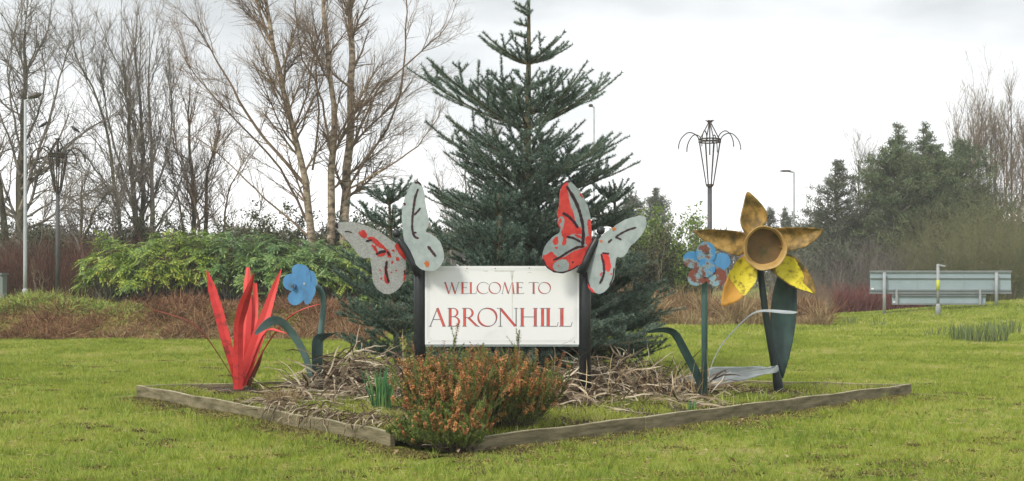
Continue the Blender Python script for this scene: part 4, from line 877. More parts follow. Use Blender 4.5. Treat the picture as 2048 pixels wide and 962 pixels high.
# fallen leaves: curled quads
n = 130; d = np.where(r.random(n) < .6, 9.2 + r.random(n) * 1.5, 9.5 + 8 * r.random(n)); x = np.where(r.random(n) < .6, -1.2 + 3.0 * r.random(n), (r.random(n) - .5) * .8 * d)
k = ~in_poly(x, d, BED); x, d = x[k], d[k]; n = len(x)
def leaf_quads(x, y, z, s, name, mat, label):
    n = len(x); a = r.random(n) * 2 * PI; u = np.stack([np.cos(a), np.sin(a), r.normal(size=n) * .35], 1); v = np.stack([-np.sin(a), np.cos(a), r.normal(size=n) * .35], 1); c = np.stack([x, y, z], 1); s = s[:, None]
    pts = [c - u * s, c - v * s * .5 + [0, 0, .008], c + u * s + [0, 0, .012], c + v * s * .55 + [0, 0, .010], c - u * s * .2]
    V = np.stack(pts, 1).reshape(-1, 3); b = np.arange(n) * 5; Fc = np.concatenate([np.stack([b, b + 1, b + 4], 1), np.stack([b + 1, b + 2, b + 4], 1), np.stack([b + 2, b + 3, b + 4], 1), np.stack([b + 3, b, b + 4], 1)])
    return tag(np_mesh(name, V, Fc, mat), label, 'fallen leaves', kind='stuff')
leaf_quads(x, d, gz(x, d) + .035, .012 + .020 * r.random(n), 'leaf_litter', M['brownleaf'], 'brown fallen leaves and bits of bark scattered around the near corner of the bed')

# heather bushes
def heather(name, label, cx, cy, rad, h, n, seed, brown=1.0, group=None, lean=.6):
    q = np.random.default_rng(seed); z0 = .03
    t = thing(name, label, 'shrub', (cx, cy, z0), group)
    a = q.random(n) * 2 * PI; rr = np.sqrt(q.random(n)); c0 = np.stack([cx + rad * .6 * rr * np.cos(a), cy + rad * .6 * rr * np.sin(a), np.full(n, z0)], 1)
    dr = np.stack([np.cos(a) * rr * lean, np.sin(a) * rr * lean, np.full(n, 1.0)], 1); dr /= np.linalg.norm(dr, axis=1, keepdims=True)
    Ln = h * (.50 + .58 * q.random(n) + .22 * (q.random(n) < .08)) * (1 - .12 * rr ** 2); seg = 6; pts = [c0]
    for k in range(seg):
        dr = dr + q.normal(size=dr.shape) * .09; dr[:, 2] += .05; dr /= np.linalg.norm(dr, axis=1, keepdims=True); pts.append(pts[-1] + dr * (Ln / seg)[:, None])
    Pt = np.stack(pts, 1); R = np.tile(np.linspace(.004, .002, seg + 1), (n, 1))
    P2, R2 = grow(Pt, R, n * 4, (.25, .92), (18, 42), .36, 3, .10, .10, .8, q, .0018)
    Va, Qa = tubes_np(Pt, R, 3); Vb, Qb = tubes_np(P2, R2, 3); V, Qd = cat_vf([(Va, Qa), (Vb, Qb)]); np_mesh('stems', V, Qd, M['heath_stem'], t)
    # foliage needles on all the shoots
    def needles(Pn, lo, hi, cnt, ln, wd, spread, mat, nm):
        mI = q.integers(0, len(Pn), cnt); u = lo + (hi - lo) * q.random(cnt); pos, tan, _ = interp_line(Pn, np.ones(Pn.shape[:2]), mI, u)
        dd = perp_dir(tan, np.full(cnt, spread) + q.normal(size=cnt) * .3, q); l_ = ln * (.6 + .7 * q.random(cnt))[:, None]; w_ = np.cross(dd, q.normal(size=(cnt, 3))); w_ /= np.linalg.norm(w_, axis=1, keepdims=True)
        return np.stack([pos - w_ * wd / 2, pos + w_ * wd / 2, pos + dd * l_], 1).reshape(-1, 3)
    Vg = np.concatenate([needles(Pt, .25, .9, n * 80, .021, .006, .9, None, ''), needles(P2, .0, .95, n * 290, .020, .006, .9, None, '')]); np_mesh('foliage', Vg, np.arange(len(Vg)).reshape(-1, 3), M['heath_green'], t)
    # flower spikes: small bells packed round shoot ends
    fl = []
    for Pn, lo, frac, cnt in ((Pt, .76, .85, 95), (P2, .62, .30, 30)):
        sel = q.random(len(Pn)) < frac * brown; Ps = Pn[sel]
        if len(Ps) == 0: continue
        c_ = len(Ps) * cnt; mI = np.repeat(np.arange(len(Ps)), cnt); u = lo + (1 - lo) * q.random(c_); pos, tan, _ = interp_line(Ps, np.ones(Ps.shape[:2]), mI, u)
        out = perp_dir(tan, np.full(c_, 1.35), q); pos = pos + out * (.018 * min(1, h / .75) * q.random(c_))[:, None]; l_ = (.008 + .006 * q.random(c_))[:, None]
        w_ = np.cross(out, tan); w_ /= np.linalg.norm(w_, axis=1, keepdims=True); dn = out * .8 - tan * .3
        fl.append(np.stack([pos - w_ * .006, pos + w_ * .006, pos + w_ * .004 + dn * l_, pos - w_ * .004 + dn * l_ + tan * .004], 1).reshape(-1, 3))
    if fl:
        Vf = np.concatenate(fl); np_mesh('flower_spikes', Vf, np.arange(len(Vf)).reshape(-1, 4), M['heath_brown'], t)
    return t
heather('heather_bush', 'heather bush with rusty orange flower spikes in front of the left sign post', px_x(905, 10.75), 10.75, .44, .78, 300, 5, group='heather bushes below the sign')
heather('heather_bush', 'heather bush with rusty orange flower spikes below the middle of the sign', px_x(1012, 11.1), 11.1, .40, .80, 220, 6, group='heather bushes below the sign')
heather('heather_bush', 'low greyish half dead heather at the near corner of the bed', px_x(862, 10.35), 10.35, .28, .32, 160, 7, brown=.25, lean=1.3)
heather('heather_bush', 'small heather spilling over the near corner of the boards', px_x(912, 10.1), 10.1, .27, .40, 190, 8, brown=.55, lean=.9)

# ------------------------------------------------------------------ spruces
def spruce(name, label, X, Y, z0, H_, whorls, mat, seed, trunk_r, dens=560, group=None, needle=.047, nw=.0085, inter=5, lean=(0, 0)):
    q = np.random.default_rng(seed); t = thing(name, label, 'conifer tree', (X, Y, z0), group)
    nseg = 14; zz = np.linspace(0, 1, nseg); Tp = np.stack([X + lean[0] * zz + .012 * np.sin(zz * 9), Y + lean[1] * zz, z0 + H_ * zz], 1)[None]; Tr = (trunk_r * (1 - zz) ** .9 + .015)[None]
    V, Qd = tubes_np(Tp, Tr, 10); np_mesh('trunk', V, Qd, M['spruce_wood'], t, True)
    mains, twig = [], []
    for wi, (zf, L_, el, nb) in enumerate(whorls):
        az0 = q.random() * 2 * PI
        for k in range(nb):
            az = az0 + 2 * PI * (k + .5 * (q.random() - .5)) / nb; l_ = L_ * (.70 + .45 * q.random()); e = math.radians(el + q.normal() * 5)
            p = np.array([X + lean[0] * zf, Y + lean[1] * zf, z0 + zf * H_]); d = np.array([math.cos(az) * math.cos(e - .18), math.sin(az) * math.cos(e - .18), math.sin(e - .18)])
            pts = [p]; sg = 8
            for s_ in range(sg):
                d = d + q.normal(size=3) * .035; d[2] += .045; d /= np.linalg.norm(d); pts.append(pts[-1] + d * l_ / sg)
            mains.append((np.array(pts), l_, zf))
        if wi + 1 < len(whorls) and whorls[wi + 1][1] > .5:
            for k in range(inter if zf < .45 else (2 if zf < .62 else 0)):
                zf2 = zf + (whorls[wi + 1][0] - zf) * (.15 + .7 * q.random()); az = q.random() * 2 * PI; l_ = min(L_, whorls[wi + 1][1]) * (.3 + .35 * q.random()); e = math.radians(el)
                p = np.array([X + lean[0] * zf2, Y + lean[1] * zf2, z0 + zf2 * H_]); d = np.array([math.cos(az) * math.cos(e), math.sin(az) * math.cos(e), math.sin(e)]); pts = [p]
                for s_ in range(8):
                    d = d + q.normal(size=3) * .03; d[2] += .04; d /= np.linalg.norm(d); pts.append(pts[-1] + d * l_ / 8)
                mains.append((np.array(pts), l_, zf))
    shoots = []      # (polyline, start fraction)
    Mp = np.stack([m[0] for m in mains])
    for pts, l_, zfr in mains:
        # side shoots in opposite pairs at yearly nodes, in the plane of the branch, pointing forward
        nodes = max(2, int(l_ / (.27 if pts[0][2] < z0 + H_ * .40 else .36))); T_ = pts[-1] - pts[0]; T_ /= np.linalg.norm(T_); sd_ = np.cross(T_, [0, 0, 1]); sd_ /= np.linalg.norm(sd_)
        for k in range(nodes):
            f = .12 + .66 * k / nodes + .02 * q.normal(); f = min(max(f, .08), .93)
            for sgn in (-1, 1):
                ln = (l_ * .50 * (1 - f) ** .6 + .09) * (.7 + .5 * q.random()); u = f * 8; i = min(int(u), 7); p = pts[i] + (pts[i+1] - pts[i]) * (u - i)
                tl = pts[i+1] - pts[i]; tl /= np.linalg.norm(tl); an = math.radians(38 + 14 * q.random()); d = tl * math.cos(an) + sd_ * sgn * math.sin(an) + np.array([0, 0, .14 + .16 * q.normal()]); d /= np.linalg.norm(d)
                sp = [p]
                for s_ in range(4):
                    d = d + q.normal(size=3) * .05; d[2] += .08; d /= np.linalg.norm(d); sp.append(sp[-1] + d * ln / 4)
                sp = np.array(sp); shoots.append(sp)
                if ln > .26:
                    for h_ in range(int(ln / (.19 if zfr < .4 else .30))):
                        g_ = .25 + .6 * q.random(); ii = min(int(g_ * 4), 3); p2_ = sp[ii] + (sp[ii+1] - sp[ii]) * (g_ * 4 - ii); s2 = 1 if h_ % 2 else -1
                        sd2 = np.cross(d, [0, 0, 1]); sd2 /= np.linalg.norm(sd2) + 1e-9; d2 = d * .75 + sd2 * s2 * .62 + np.array([0, 0, .12 * q.normal() + .08]); d2 /= np.linalg.norm(d2); l2 = (.08 + .38 * ln * (1 - g_)) * (.7 + .5 * q.random())
                        shoots.append(np.array([p2_ + d2 * l2 * v for v in (0, .25, .5, .75, 1.0)]))
    Sp = np.stack(shoots)
    Ls = np.linalg.norm(Sp[:, -1] - Sp[:, 0], axis=1)
    Va = tubes_np(Mp, np.tile(np.linspace(.015, .005, 9), (len(Mp), 1)) * (trunk_r / .07) ** .5, 5); Vb = tubes_np(Sp, np.tile(np.linspace(.005, .003, 5), (len(Sp), 1)), 3)
    V, Qd = cat_vf([Va, Vb]); np_mesh('branches', V, Qd, M['spruce_wood'], t)
    # needles
    def nd(Pn, Ln, lo):
        cnt = np.maximum(4, (Ln * (1 - lo) * dens)).astype(int); mI = np.repeat(np.arange(len(Pn)), cnt); u = lo + (1 - lo) * q.random(len(mI)); pos, tan, _ = interp_line(Pn, np.ones(Pn.shape[:2]), mI, u)
        c_ = len(mI); dd = perp_dir(tan, np.radians(44 + 26 * q.random(c_)), q); dd[:, 2] += .12; l_ = needle * (.7 + .4 * q.random(c_))[:, None]; w_ = np.cross(dd, q.normal(size=(c_, 3))); w_ /= np.linalg.norm(w_, axis=1, keepdims=True)
        return np.stack([pos - w_ * nw / 2, pos + w_ * nw / 2, pos + dd * l_], 1).reshape(-1, 3)
    Vn = np.concatenate([nd(Sp, Ls, 0.0), nd(Mp, np.linalg.norm(Mp[:, -1] - Mp[:, 0], axis=1), .12), nd(Tp[:, -3:], np.array([H_ * 2 / 13]), 0.0)])
    np_mesh('needles', Vn, np.arange(len(Vn)).reshape(-1, 3), mat, t)
    return t
SY = 17.4; sx0 = px_x(1056, SY); ztop = px_z(-40, SY); zb_ = 0.0; Ht = ztop
def zf(py): return (px_z(py, SY) - zb_) / Ht
pm = SY / F
spruce('spruce_tree', 'tall blue green spruce with upswept branches directly behind the sign', sx0, SY, zb_, Ht,
       [(zf(728), 250*pm, -2, 9), (zf(700), 285*pm, 0, 9), (zf(672), 295*pm, 3, 9), (zf(645), 295*pm, 5, 9), (zf(595), 290*pm, 7, 9), (zf(545), 270*pm, 10, 9), (zf(495), 255*pm, 13, 9), (zf(448), 245*pm, 17, 8), (zf(400), 240*pm, 22, 8), (zf(362), 250*pm, 24, 9), (zf(325), 190*pm, 26, 5), (zf(258), 258*pm, 25, 9), (zf(230), 150*pm, 24, 5), (zf(180), 84*pm, 22, 5), (zf(128), 112*pm, 22, 8), (zf(75), 40*pm, 4, 1), (zf(52), 34*pm, 4, 1), (zf(32), 44*pm, 4, 1), (zf(20), 38*pm, 6, 1)],
       M['spruce'], 31, .085, inter=8)
# bare leader shoots up the top
def small_spruce(label, px, top, base, Y, seed, spread, mat='spruce_pale', lean=(0, 0)):
    z0 = 0.0; H_ = px_z(top, Y); m_ = Y / F
    fr = np.linspace(.08, .90, max(4, int(H_ / .38))); sp = [(f, (spread * (1 - f) ** .6 + 30) * m_, 10 + 38 * f, 6) for f in fr]
    spruce('spruce_tree', label, px_x(px, Y), Y, z0, H_, sp, M[mat], seed, .04, group='young spruces around the tall spruce', inter=3, lean=lean)
small_spruce('small pale spruce whose tip rises over the middle of the sign', 997, 388, 700, 15.9, 41, 115)
small_spruce('young spruce behind the left butterfly with a leaning bare tip', 795, 372, 720, 18.4, 42, 165, lean=(-.15, 0))
small_spruce('young spruce right of the tall one behind the red butterfly', 1228, 368, 720, 18.2, 43, 110)

# ------------------------------------------------------------------ bare trees
def limbs3(lst, Y, r, n=14, wobd=.25):
    """each limb: pixel polyline and radii in px; the depth drifts so the tree is round"""
    Pt, R = [], []
    for pts, r0, r1 in lst:
        dy = (r.random() - .5) * 2
        a = [P(x, y, Y + wobd * dy * k) for k, (x, y) in enumerate(pts)]
        c = smooth_line(a, n, 1); c[1:-1] += r.normal(size=(n - 2, 3)) * .02; Pt.append(c); R.append(np.linspace(r0, r1, n) * Y / F)
    return np.stack(Pt), np.stack(R)
def bare_tree(name, label, Y, trunks, seed, n1=60, n2=500, n3=2500, mats=('bark', 'twig'), up=.05, lr=(.42, .45, .45), group=None, ang=(28, 55), cat='tree', rmin=.006, tr0=.18, wob=.085, maxlen=None, base=None, rs=.82, nt=2):
    q = np.random.default_rng(seed); Pt, R = limbs3(trunks, Y, q); R = R * rs; R[nt:] *= .8; rmin = rmin * .75; n2 = int(n2 * .75); n3 = int(n3 * .80)
    b = Pt[0, 0] if base is None else base; t = thing(name, label, cat, (b[0], b[1], float(gz(b[0], b[1]))), group)
    nt = min(nt, len(Pt))
    for k in range(nt): V, Qd = tubes_np(Pt[k:k+1], R[k:k+1], 8); np_mesh('trunk', V, Qd, M[mats[0]], t, True)
    P1, R1 = grow(Pt, R, n1, (tr0, .97), (ang[0] + 6, ang[1] + 8), lr[0], 10, up, wob, .36, q, rmin * 1.6, maxlen, .45)
    Pe, Re = grow(Pt, R, n1 // 3, (.75, 1), (4, 28), lr[0] * .8, 10, up, wob, .6, q, rmin * 1.6, maxlen, 0, False)
    P1, R1 = np.concatenate([P1, Pe]), np.concatenate([R1, Re])
    P2, R2 = grow(P1, R1, n2, (.1, 1), ang, lr[1] + .08, 8, up, wob * 1.1, .5, q, rmin, None, .35)
    Pm = np.concatenate([P2, P1[:, ::1][:, [0, 1, 3, 4, 5, 6, 7, 9, 10]] if P1.shape[1] == 11 else P1]); Rm = np.concatenate([R2, R1[:, [0, 1, 3, 4, 5, 6, 7, 9, 10]]])
    P3, R3 = grow(Pm, Rm, n3, (.1, 1), (22, 52), lr[2] + .02, 5, up, wob * 1.2, .6, q, rmin * .62, .9, .3)
    lst = [tubes_np(P1, R1, 4)]
    if len(Pt) > nt: lst.append(tubes_np(Pt[nt:], R[nt:], 6))
    V, Qd = cat_vf(lst); np_mesh('branches', V, Qd, M[mats[1]], t)
    V, Qd = cat_vf([tubes_np(P2, R2, 3), tubes_np(P3, R3, 3)]); np_mesh('twigs', V, Qd, M[mats[1]], t)
    return t
BY = 36.0
bare_tree('birch_tree', 'tall bare birch with several pale yellowish stems behind the green hedge', BY, [
    ([(690,520),(688,440),(692,350),(700,250),(705,150),(700,60),(702,-60)], 13, 6),
    ([(658,520),(662,440),(664,340),(668,200),(655,90),(645,10),(640,-60)], 11, 4),
    ([(628,540),(622,420),(610,370),(590,270),(565,170),(540,70),(525,-40)], 11, 4),
    ([(690,400),(720,330),(770,270),(800,200),(815,80),(812,-10)], 5, 2),
    ([(700,300),(760,170),(850,100),(895,50)], 5, 1.5),
    ([(610,370),(560,310),(500,240),(440,130),(385,40)], 6, 1.5),
    ([(640,500),(560,330),(480,250),(420,190),(370,120)], 5, 1.5),
    ([(625,480),(555,420),(480,350),(430,300),(385,270)], 4, 1.2),
    ([(660,300),(640,180),(600,100),(590,0)], 4, 1.5),
    ([(693,380),(770,340),(840,290),(880,230)], 3.5, 1.2),
    ([(625,340),(640,240),(630,130),(650,30),(660,-40)], 4, 1.5)], 51, n1=125, n2=1600, n3=12500, mats=('birch', 'birch_twig'), up=.018, lr=(.36, .52, .52), rmin=.0058, ang=(20, 45), tr0=.2, rs=.80, wob=.085, nt=3)
bare_tree('bare_tree', 'dark bare tree with a forked trunk at the left edge behind the grey lamp post', 40, [
    ([(45,560),(42,480),(40,400),(42,310),(48,240),(52,150),(50,60)], 14, 2.5), ([(18,560),(10,470),(0,380),(-20,280),(-30,150)], 10, 3), ([(40,420),(80,300),(110,200),(140,80)], 6, 1.5), ([(42,380),(100,330),(160,270),(230,230)], 5, 1.2),
    ([(40,350),(20,280),(0,230),(-30,180)], 5, 1.2), ([(42,300),(75,230),(95,150),(70,70)], 4, 1), ([(40,440),(110,400),(190,380)], 4, 1), ([(44,320),(25,220),(15,140),(30,60)], 4, 1)], 52, n1=110, n2=1000, n3=4200, up=.02, rmin=.009, wob=.13)
bare_tree('bare_tree', 'tall bare tree with three straight thin stems left of the birch', 42, [
    ([(275,560),(272,440),(262,330),(255,220),(245,120)], 9, 2), ([(285,560),(285,430),(285,300),(278,180),(268,95)], 8, 2), ([(306,560),(305,440),(304,330),(296,200),(300,110)], 9, 2), ([(280,450),(240,340),(215,230),(200,140)], 5, 1.5), ([(305,400),(340,300),(345,200),(330,130)], 4, 1.2), ([(300,470),(350,400),(370,330),(400,280)], 4, 1)], 53, n1=110, n2=1000, n3=4500, up=.10, lr=(.34, .45, .45), rmin=.009, ang=(20, 42))
bare_tree('bare_tree', 'slender bare tree leaning left between the lantern and the three stems', 41, [
    ([(250,560),(240,470),(232,380),(215,270),(190,180),(150,110)], 6, 1.5), ([(238,420),(200,350),(160,300)], 3, 1), ([(232,360),(250,260),(240,180)], 3, 1)], 54, n1=45, n2=380, n3=1700, up=.05, rmin=.009)
bare_tree('bare_tree', 'shorter dense bare trees clump between the three stems and the birch', 43, [
    ([(385,560),(388,440),(382,330),(375,220),(380,170)], 7, 1.5), ([(415,560),(412,440),(415,340),(440,260)], 7, 1.5), ([(400,560),(398,430),(360,330),(350,260)], 5, 1.2), ([(450,560),(448,450),(455,380),(490,320)], 5, 1.2), ([(375,560),(365,440),(345,350),(330,300)], 5, 1), ([(470,560),(490,470),(530,400)], 4, 1)], 55, n1=110, n2=1000, n3=4500, up=.08, rmin=.010, lr=(.36, .45, .45), mats=('bark', 'birch_twig'))
bare_tree('bare_tree', 'low twiggy tree between the tall lantern and the slender leaning tree', 38, [
    ([(165,560),(165,470),(160,400),(165,360)], 6, 1.5), ([(165,480),(190,420),(215,380)], 4, 1), ([(160,500),(130,430),(125,390)], 4, 1), ([(70,560),(85,450),(90,410)], 3, 1), ([(210,560),(212,470),(235,420)], 3, 1)], 56, n1=70, n2=700, n3=3000, up=.06, rmin=.009, lr=(.5, .5, .5))
bare_tree('bare_tree', 'small bare tree seen through the gap left of the tall spruce', 46, [([(940,560),(938,450),(930,360),(935,290)], 4, 1), ([(965,560),(960,440),(975,330),(985,270)], 4, 1), ([(905,560),(900,460),(880,380)], 3, 1)], 57, n1=50, n2=420, n3=1800, up=.06, rmin=.010)
# right side bare trees
for k, (x0, top, lb) in enumerate(((1962, 262, 'pale bare tree just right of the dark conifers'), (1995, 285, 'pale bare tree second from the right edge'), (2028, 250, 'pale bare tree at the right edge of the view'), (2075, 245, 'pale bare tree partly beyond the right edge'))):
    bare_tree('bare_tree', lb, 66, [([(x0, 600), (x0 + 2, 470), (x0 - 6, 380), (x0 - 4, top)], 4.5, 1), ([(x0, 480), (x0 + 16, 400), (x0 + 20, top + 20)], 3, 1), ([(x0, 500), (x0 - 18, 400), (x0 - 24, top + 30)], 3, 1)], 60 + k, n1=60, n2=500, n3=2200, up=.14, rmin=.013, mats=('twig_tan', 'twig_tan'), group='pale bare trees at the right edge', lr=(.4, .45, .45), ang=(18, 40))
bare_tree('bare_tree', 'thin bare tree between the two groups of dark conifers', 62, [([(1722,600),(1724,480),(1718,400),(1716,320)], 4, 1), ([(1735,600),(1738,470),(1732,380),(1740,330)], 4, 1)], 65, n1=50, n2=380, n3=1500, up=.14, rmin=.012, lr=(.35, .45, .45))
bare_tree('bare_tree', 'thin bare tree rising above the dark conifers beside the pale trees', 70, [([(1905,600),(1908,440),(1910,340),(1915,265)], 4, 1), ([(1935,600),(1940,440),(1948,340),(1950,270)], 4, 1)], 66, n1=50, n2=380, n3=1700, up=.14, rmin=.013, lr=(.35, .45, .45), mats=('twig_tan', 'twig_tan'))

# ------------------------------------------------------------------ shrubs of stems
def stem_shrub(name, label, cx, cy, rx, ry, h, n, mat, seed, group=None, cat='shrub', lean=.3, kind=None, n2=4, rad=.009, up=.02, droop=0, asstuff=False, a2=(15, 45), l2=.45):
    q = np.random.default_rng(seed); z0 = float(gz(cx, cy))
    a = q.random(n) * 2 * PI; rr = np.sqrt(q.random(n)); x = cx + rx * rr * np.cos(a); y = cy + ry * rr * np.sin(a); c0 = np.stack([x, y, gz(x, y) - .05], 1)
    dr = np.stack([np.cos(a) * lean * rr + q.normal(size=n) * lean * .5, np.sin(a) * lean * rr + q.normal(size=n) * lean * .4, np.ones(n)], 1); dr /= np.linalg.norm(dr, axis=1, keepdims=True)
    Ln = h * (.55 + .5 * q.random(n)) * (1 - .25 * rr ** 2); seg = 6; pts = [c0]
    for k in range(seg):
        dr = dr + q.normal(size=dr.shape) * .07; dr[:, 2] += up - droop * k; dr /= np.linalg.norm(dr, axis=1, keepdims=True); pts.append(pts[-1] + dr * (Ln / seg)[:, None])
    Pt = np.stack(pts, 1); R = np.tile(np.linspace(rad, rad * .4, seg + 1), (n, 1)); P2, R2 = grow(Pt, R, n * n2, (.2, 1.0), a2, l2, 4, .05, .14, .8, q, rad * .4)
    V, Qd = cat_vf([tubes_np(Pt, R, 3), tubes_np(P2, R2, 3)])
    if asstuff: return tag(np_mesh(name, V, Qd, M[mat]), label, cat, kind='stuff')
    t = thing(name, label, cat, (cx, cy, z0), group); np_mesh('stems', V, Qd, M[mat], t); return t
stem_shrub('dogwood_thicket', 'dull dark red stemmed thicket behind the left lamp post and lantern', -12.6, 36.2, 5.0, 1.2, 2.0, 1300, 'dogwood_dull', 70, asstuff=True, cat='thicket')
stem_shrub('dogwood_thicket', 'red stemmed thicket low behind the back of the road sign', 14.9, 54, 3.6, 1.4, 1.45, 1500, 'dogwood', 71, asstuff=True, cat='thicket', rad=.012)
wl = stem_shrub('willow_shrub', 'large rounded olive twiggy shrub behind the right end of the road sign', 22.3, 57, 2.6, 2.2, 5.6, 460, 'willow', 72, lean=.42, n2=50, rad=.008, droop=.022, a2=(30, 80), l2=.22)
stem_shrub('bramble_thicket', 'brown twiggy undergrowth beneath the dark conifers', 17.5, 58.5, 4.6, 1.5, 3.6, 800, 'twig', 73, asstuff=True, cat='thicket', n2=8, rad=.013)
stem_shrub('bare_shrub', 'grey brown bare twigs behind the leaf of the daffodil', 9.9, 41, .9, .9, 1.7, 220, 'twig_tan', 74, n2=8, rad=.007)

# leaf clouds on branch ends
def leaf_tris(pos, s, q, elong=2.0, upb=0.0):
    n = len(pos); u = q.normal(size=(n, 3)); u[:, 2] += upb; u /= np.linalg.norm(u, axis=1, keepdims=True); v = np.cross(u, q.normal(size=(n, 3))); v /= np.linalg.norm(v, axis=1, keepdims=True); s = (s * (.6 + .8 * q.random(n)))[:, None]
    return np.stack([pos - v * s / elong / 2, pos + v * s / elong / 2, pos + u * s], 1).reshape(-1, 3)
def conifer(name, label, px, top, Y, wpx, seed, mat='pine', kind='spire', lo=.12, n=20000, group=None, size=.16, bare=0.0):
    q = np.random.default_rng(seed); X = px_x(px, Y); z0 = float(gz(X, Y)); H_ = px_z(top, Y) - z0; Rm = wpx / 2 * Y / F
    t = thing(name, label, 'conifer tree', (X, Y, z0), group); nseg = 10; zz = np.linspace(0, 1, nseg); Tp = np.stack([X + .15 * np.sin(zz * 5), Y + zz * 0, z0 + H_ * zz], 1)[None]; Tr = (.16 * (1 - zz) + .02)[None]
    V, Qd = tubes_np(Tp, Tr, 7); np_mesh('trunk', V, Qd, M['bark'], t, True)
    nb = 170; f = lo + (1 - lo) * q.random(nb) ** .85; f.sort(); az = q.random(nb) * 2 * PI
    if kind == 'spire': rad = Rm * 1.45 * np.clip((1 - f) * 1.5, .07, 1) ** .9 * (.5 + .65 * q.random(nb)); el = .05 + .5 * f
    else: rad = 1.35 * Rm * np.clip(np.sin(np.clip((f - lo + .12) / (1.08 - lo), 0, 1) * PI) ** .55, .15, 1) * (.45 + .7 * q.random(nb)); el = .15 + .5 * f
    p = np.stack([X + 0 * f, Y + 0 * f, z0 + f * H_], 1); d = np.stack([np.cos(az) * np.cos(el), np.sin(az) * np.cos(el), np.sin(el)], 1); pts = [p]
    for s_ in range(6):
        d = d + q.normal(size=d.shape) * .13; d[:, 2] += .03; d /= np.linalg.norm(d, axis=1, keepdims=True); pts.append(pts[-1] + d * (rad / 6)[:, None])
    Pb = np.stack(pts, 1); Rb = np.tile(np.linspace(.04, .01, 7), (nb, 1)); P2, R2 = grow(Pb, Rb, nb * 7, (.25, 1), (25, 60), .38, 3, .06, .1, .5, q, .01)
    V, Qd = cat_vf([tubes_np(Pb, Rb, 4), tubes_np(P2, R2, 3)]); np_mesh('branches', V, Qd, M['bark'], t)
    mI = q.integers(0, len(P2), n); u = np.clip(.25 + .85 * q.random(n), 0, 1); pos, tan, _ = interp_line(P2, np.ones(P2.shape[:2]), mI, u); pos = pos + q.normal(size=pos.shape) * np.array([.10, .10, .05]) * (size / .16)
    V = leaf_tris(pos, size, q, 4.0, .3); np_mesh('needles', V, np.arange(len(V)).reshape(-1, 3), M[mat], t)
    return t
grp = 'dark conifers beyond the road sign'
conifer('pine_tree', 'dark grey green pine left of the tall conifers, open branched', 1676, 322, 60, 165, 80, 'pine_grey', 'spire', .1, 16000, grp)
conifer('pine_tree', 'bushy dark pine low beside the open branched pine', 1640, 425, 64, 95, 81, 'pine_grey', 'round', .1, 12000, grp)
conifer('spruce_tree', 'tallest conifer on the left with a spiky top', 1797, 250, 66, 165, 82, 'pine', 'spire', .1, 26000, grp)
conifer('spruce_tree', 'tallest conifer on the right with a spiky top', 1852, 248, 68, 165, 83, 'pine', 'spire', .1, 26000, grp)
conifer('pine_tree', 'broad dark pine right of the two spiky conifers', 1925, 285, 64, 160, 84, 'pine', 'round', .15, 19000, grp)
conifer('pine_tree', 'broad dark pine in front of the two spiky conifers', 1788, 300, 60, 165, 85, 'pine', 'round', .08, 24000, grp)
conifer('pine_tree', 'dark pine between the broad pines, partly behind the olive shrub', 1862, 296, 61, 150, 86, 'pine', 'round', .08, 24000, grp)
grp = 'distant pines right of the sign'
conifer('pine_tree', 'distant pine just right of the tall spruce', 1262, 384, 80, 62, 87, 'pine_grey', 'round', .35, 7000, grp, .17)
conifer('pine_tree', 'distant open topped pine above the green shrub', 1312, 378, 82, 64, 88, 'pine_grey', 'round', .35, 7500, grp, .17)
conifer('pine_tree', 'distant pine right of the daffodil top petal', 1540, 416, 90, 42, 89, 'pine_grey', 'round', .3, 7000, grp, .17)
conifer('pine_tree', 'distant pine beside the far lamp post', 1570, 416, 92, 36, 90, 'pine_grey', 'round', .3, 5500, grp, .17)

def leafy_shrub(name, label, cx, cy, rx, ry, h, n, mat, seed, size=.10, group=None, cat='shrub', stems=60, zlo=.12):
    q = np.random.default_rng(seed); z0 = float(gz(cx, cy)); t = thing(name, label, cat, (cx, cy, z0), group)
    a = q.random(stems) * 2 * PI; rr = np.sqrt(q.random(stems)) * .5; c0 = np.stack([cx + rx * rr * np.cos(a), cy + ry * rr * np.sin(a), np.full(stems, z0)], 1); tp = np.stack([cx + rx * rr * 1.9 * np.cos(a), cy + ry * rr * 1.9 * np.sin(a), z0 + h * (.5 + .5 * q.random(stems)) * (1 - rr ** 2)], 1)
    u = np.linspace(0, 1, 6)[None, :, None]; Pt = c0[:, None] * (1 - u) + tp[:, None] * u + q.normal(size=(stems, 6, 3)) * .05; R = np.tile(np.linspace(.02, .006, 6), (stems, 1)); P2, R2 = grow(Pt, R, stems * 9, (.2, 1), (25, 60), .36, 4, .05, .12, .6, q, .005)
    V, Qd = cat_vf([tubes_np(Pt, R, 4), tubes_np(P2, R2, 3)]); np_mesh('stems', V, Qd, M['twig'], t)
    mI = q.integers(0, len(P2), n); pos, _, _ = interp_line(P2, np.ones(P2.shape[:2]), mI, .15 + .85 * q.random(n)); pos = pos + q.normal(size=pos.shape) * .09
    V = leaf_tris(pos, size, q, 1.7, .2); np_mesh('foliage', V, np.arange(len(V)).reshape(-1, 3), M[mat], t); return t
leafy_shrub('evergreen_shrub', 'bright yellow green shrub between the grey wing and the blue flower', px_x(1345, 45), 45, 1.7, 1.0, 4.2, 15000, 'laurel', 100, .11)
leafy_shrub('evergreen_shrub', 'dark green shrub just right of the spruce behind the reeds', px_x(1280, 44), 44.5, 1.5, 1.0, 3.6, 12000, 'ivy', 101, .11)
leafy_shrub('ivy_shrub', 'dull olive ivy covered shrub behind the lantern pole', -12.2, 39, 2.2, .8, 3.0, 13000, 'ivy', 102, .08)
leafy_shrub('ivy_shrub', 'dull olive ivy covered shrub behind the left lamp post', -15.9, 39.5, 2.2, .8, 2.7, 11000, 'ivy', 103, .08)
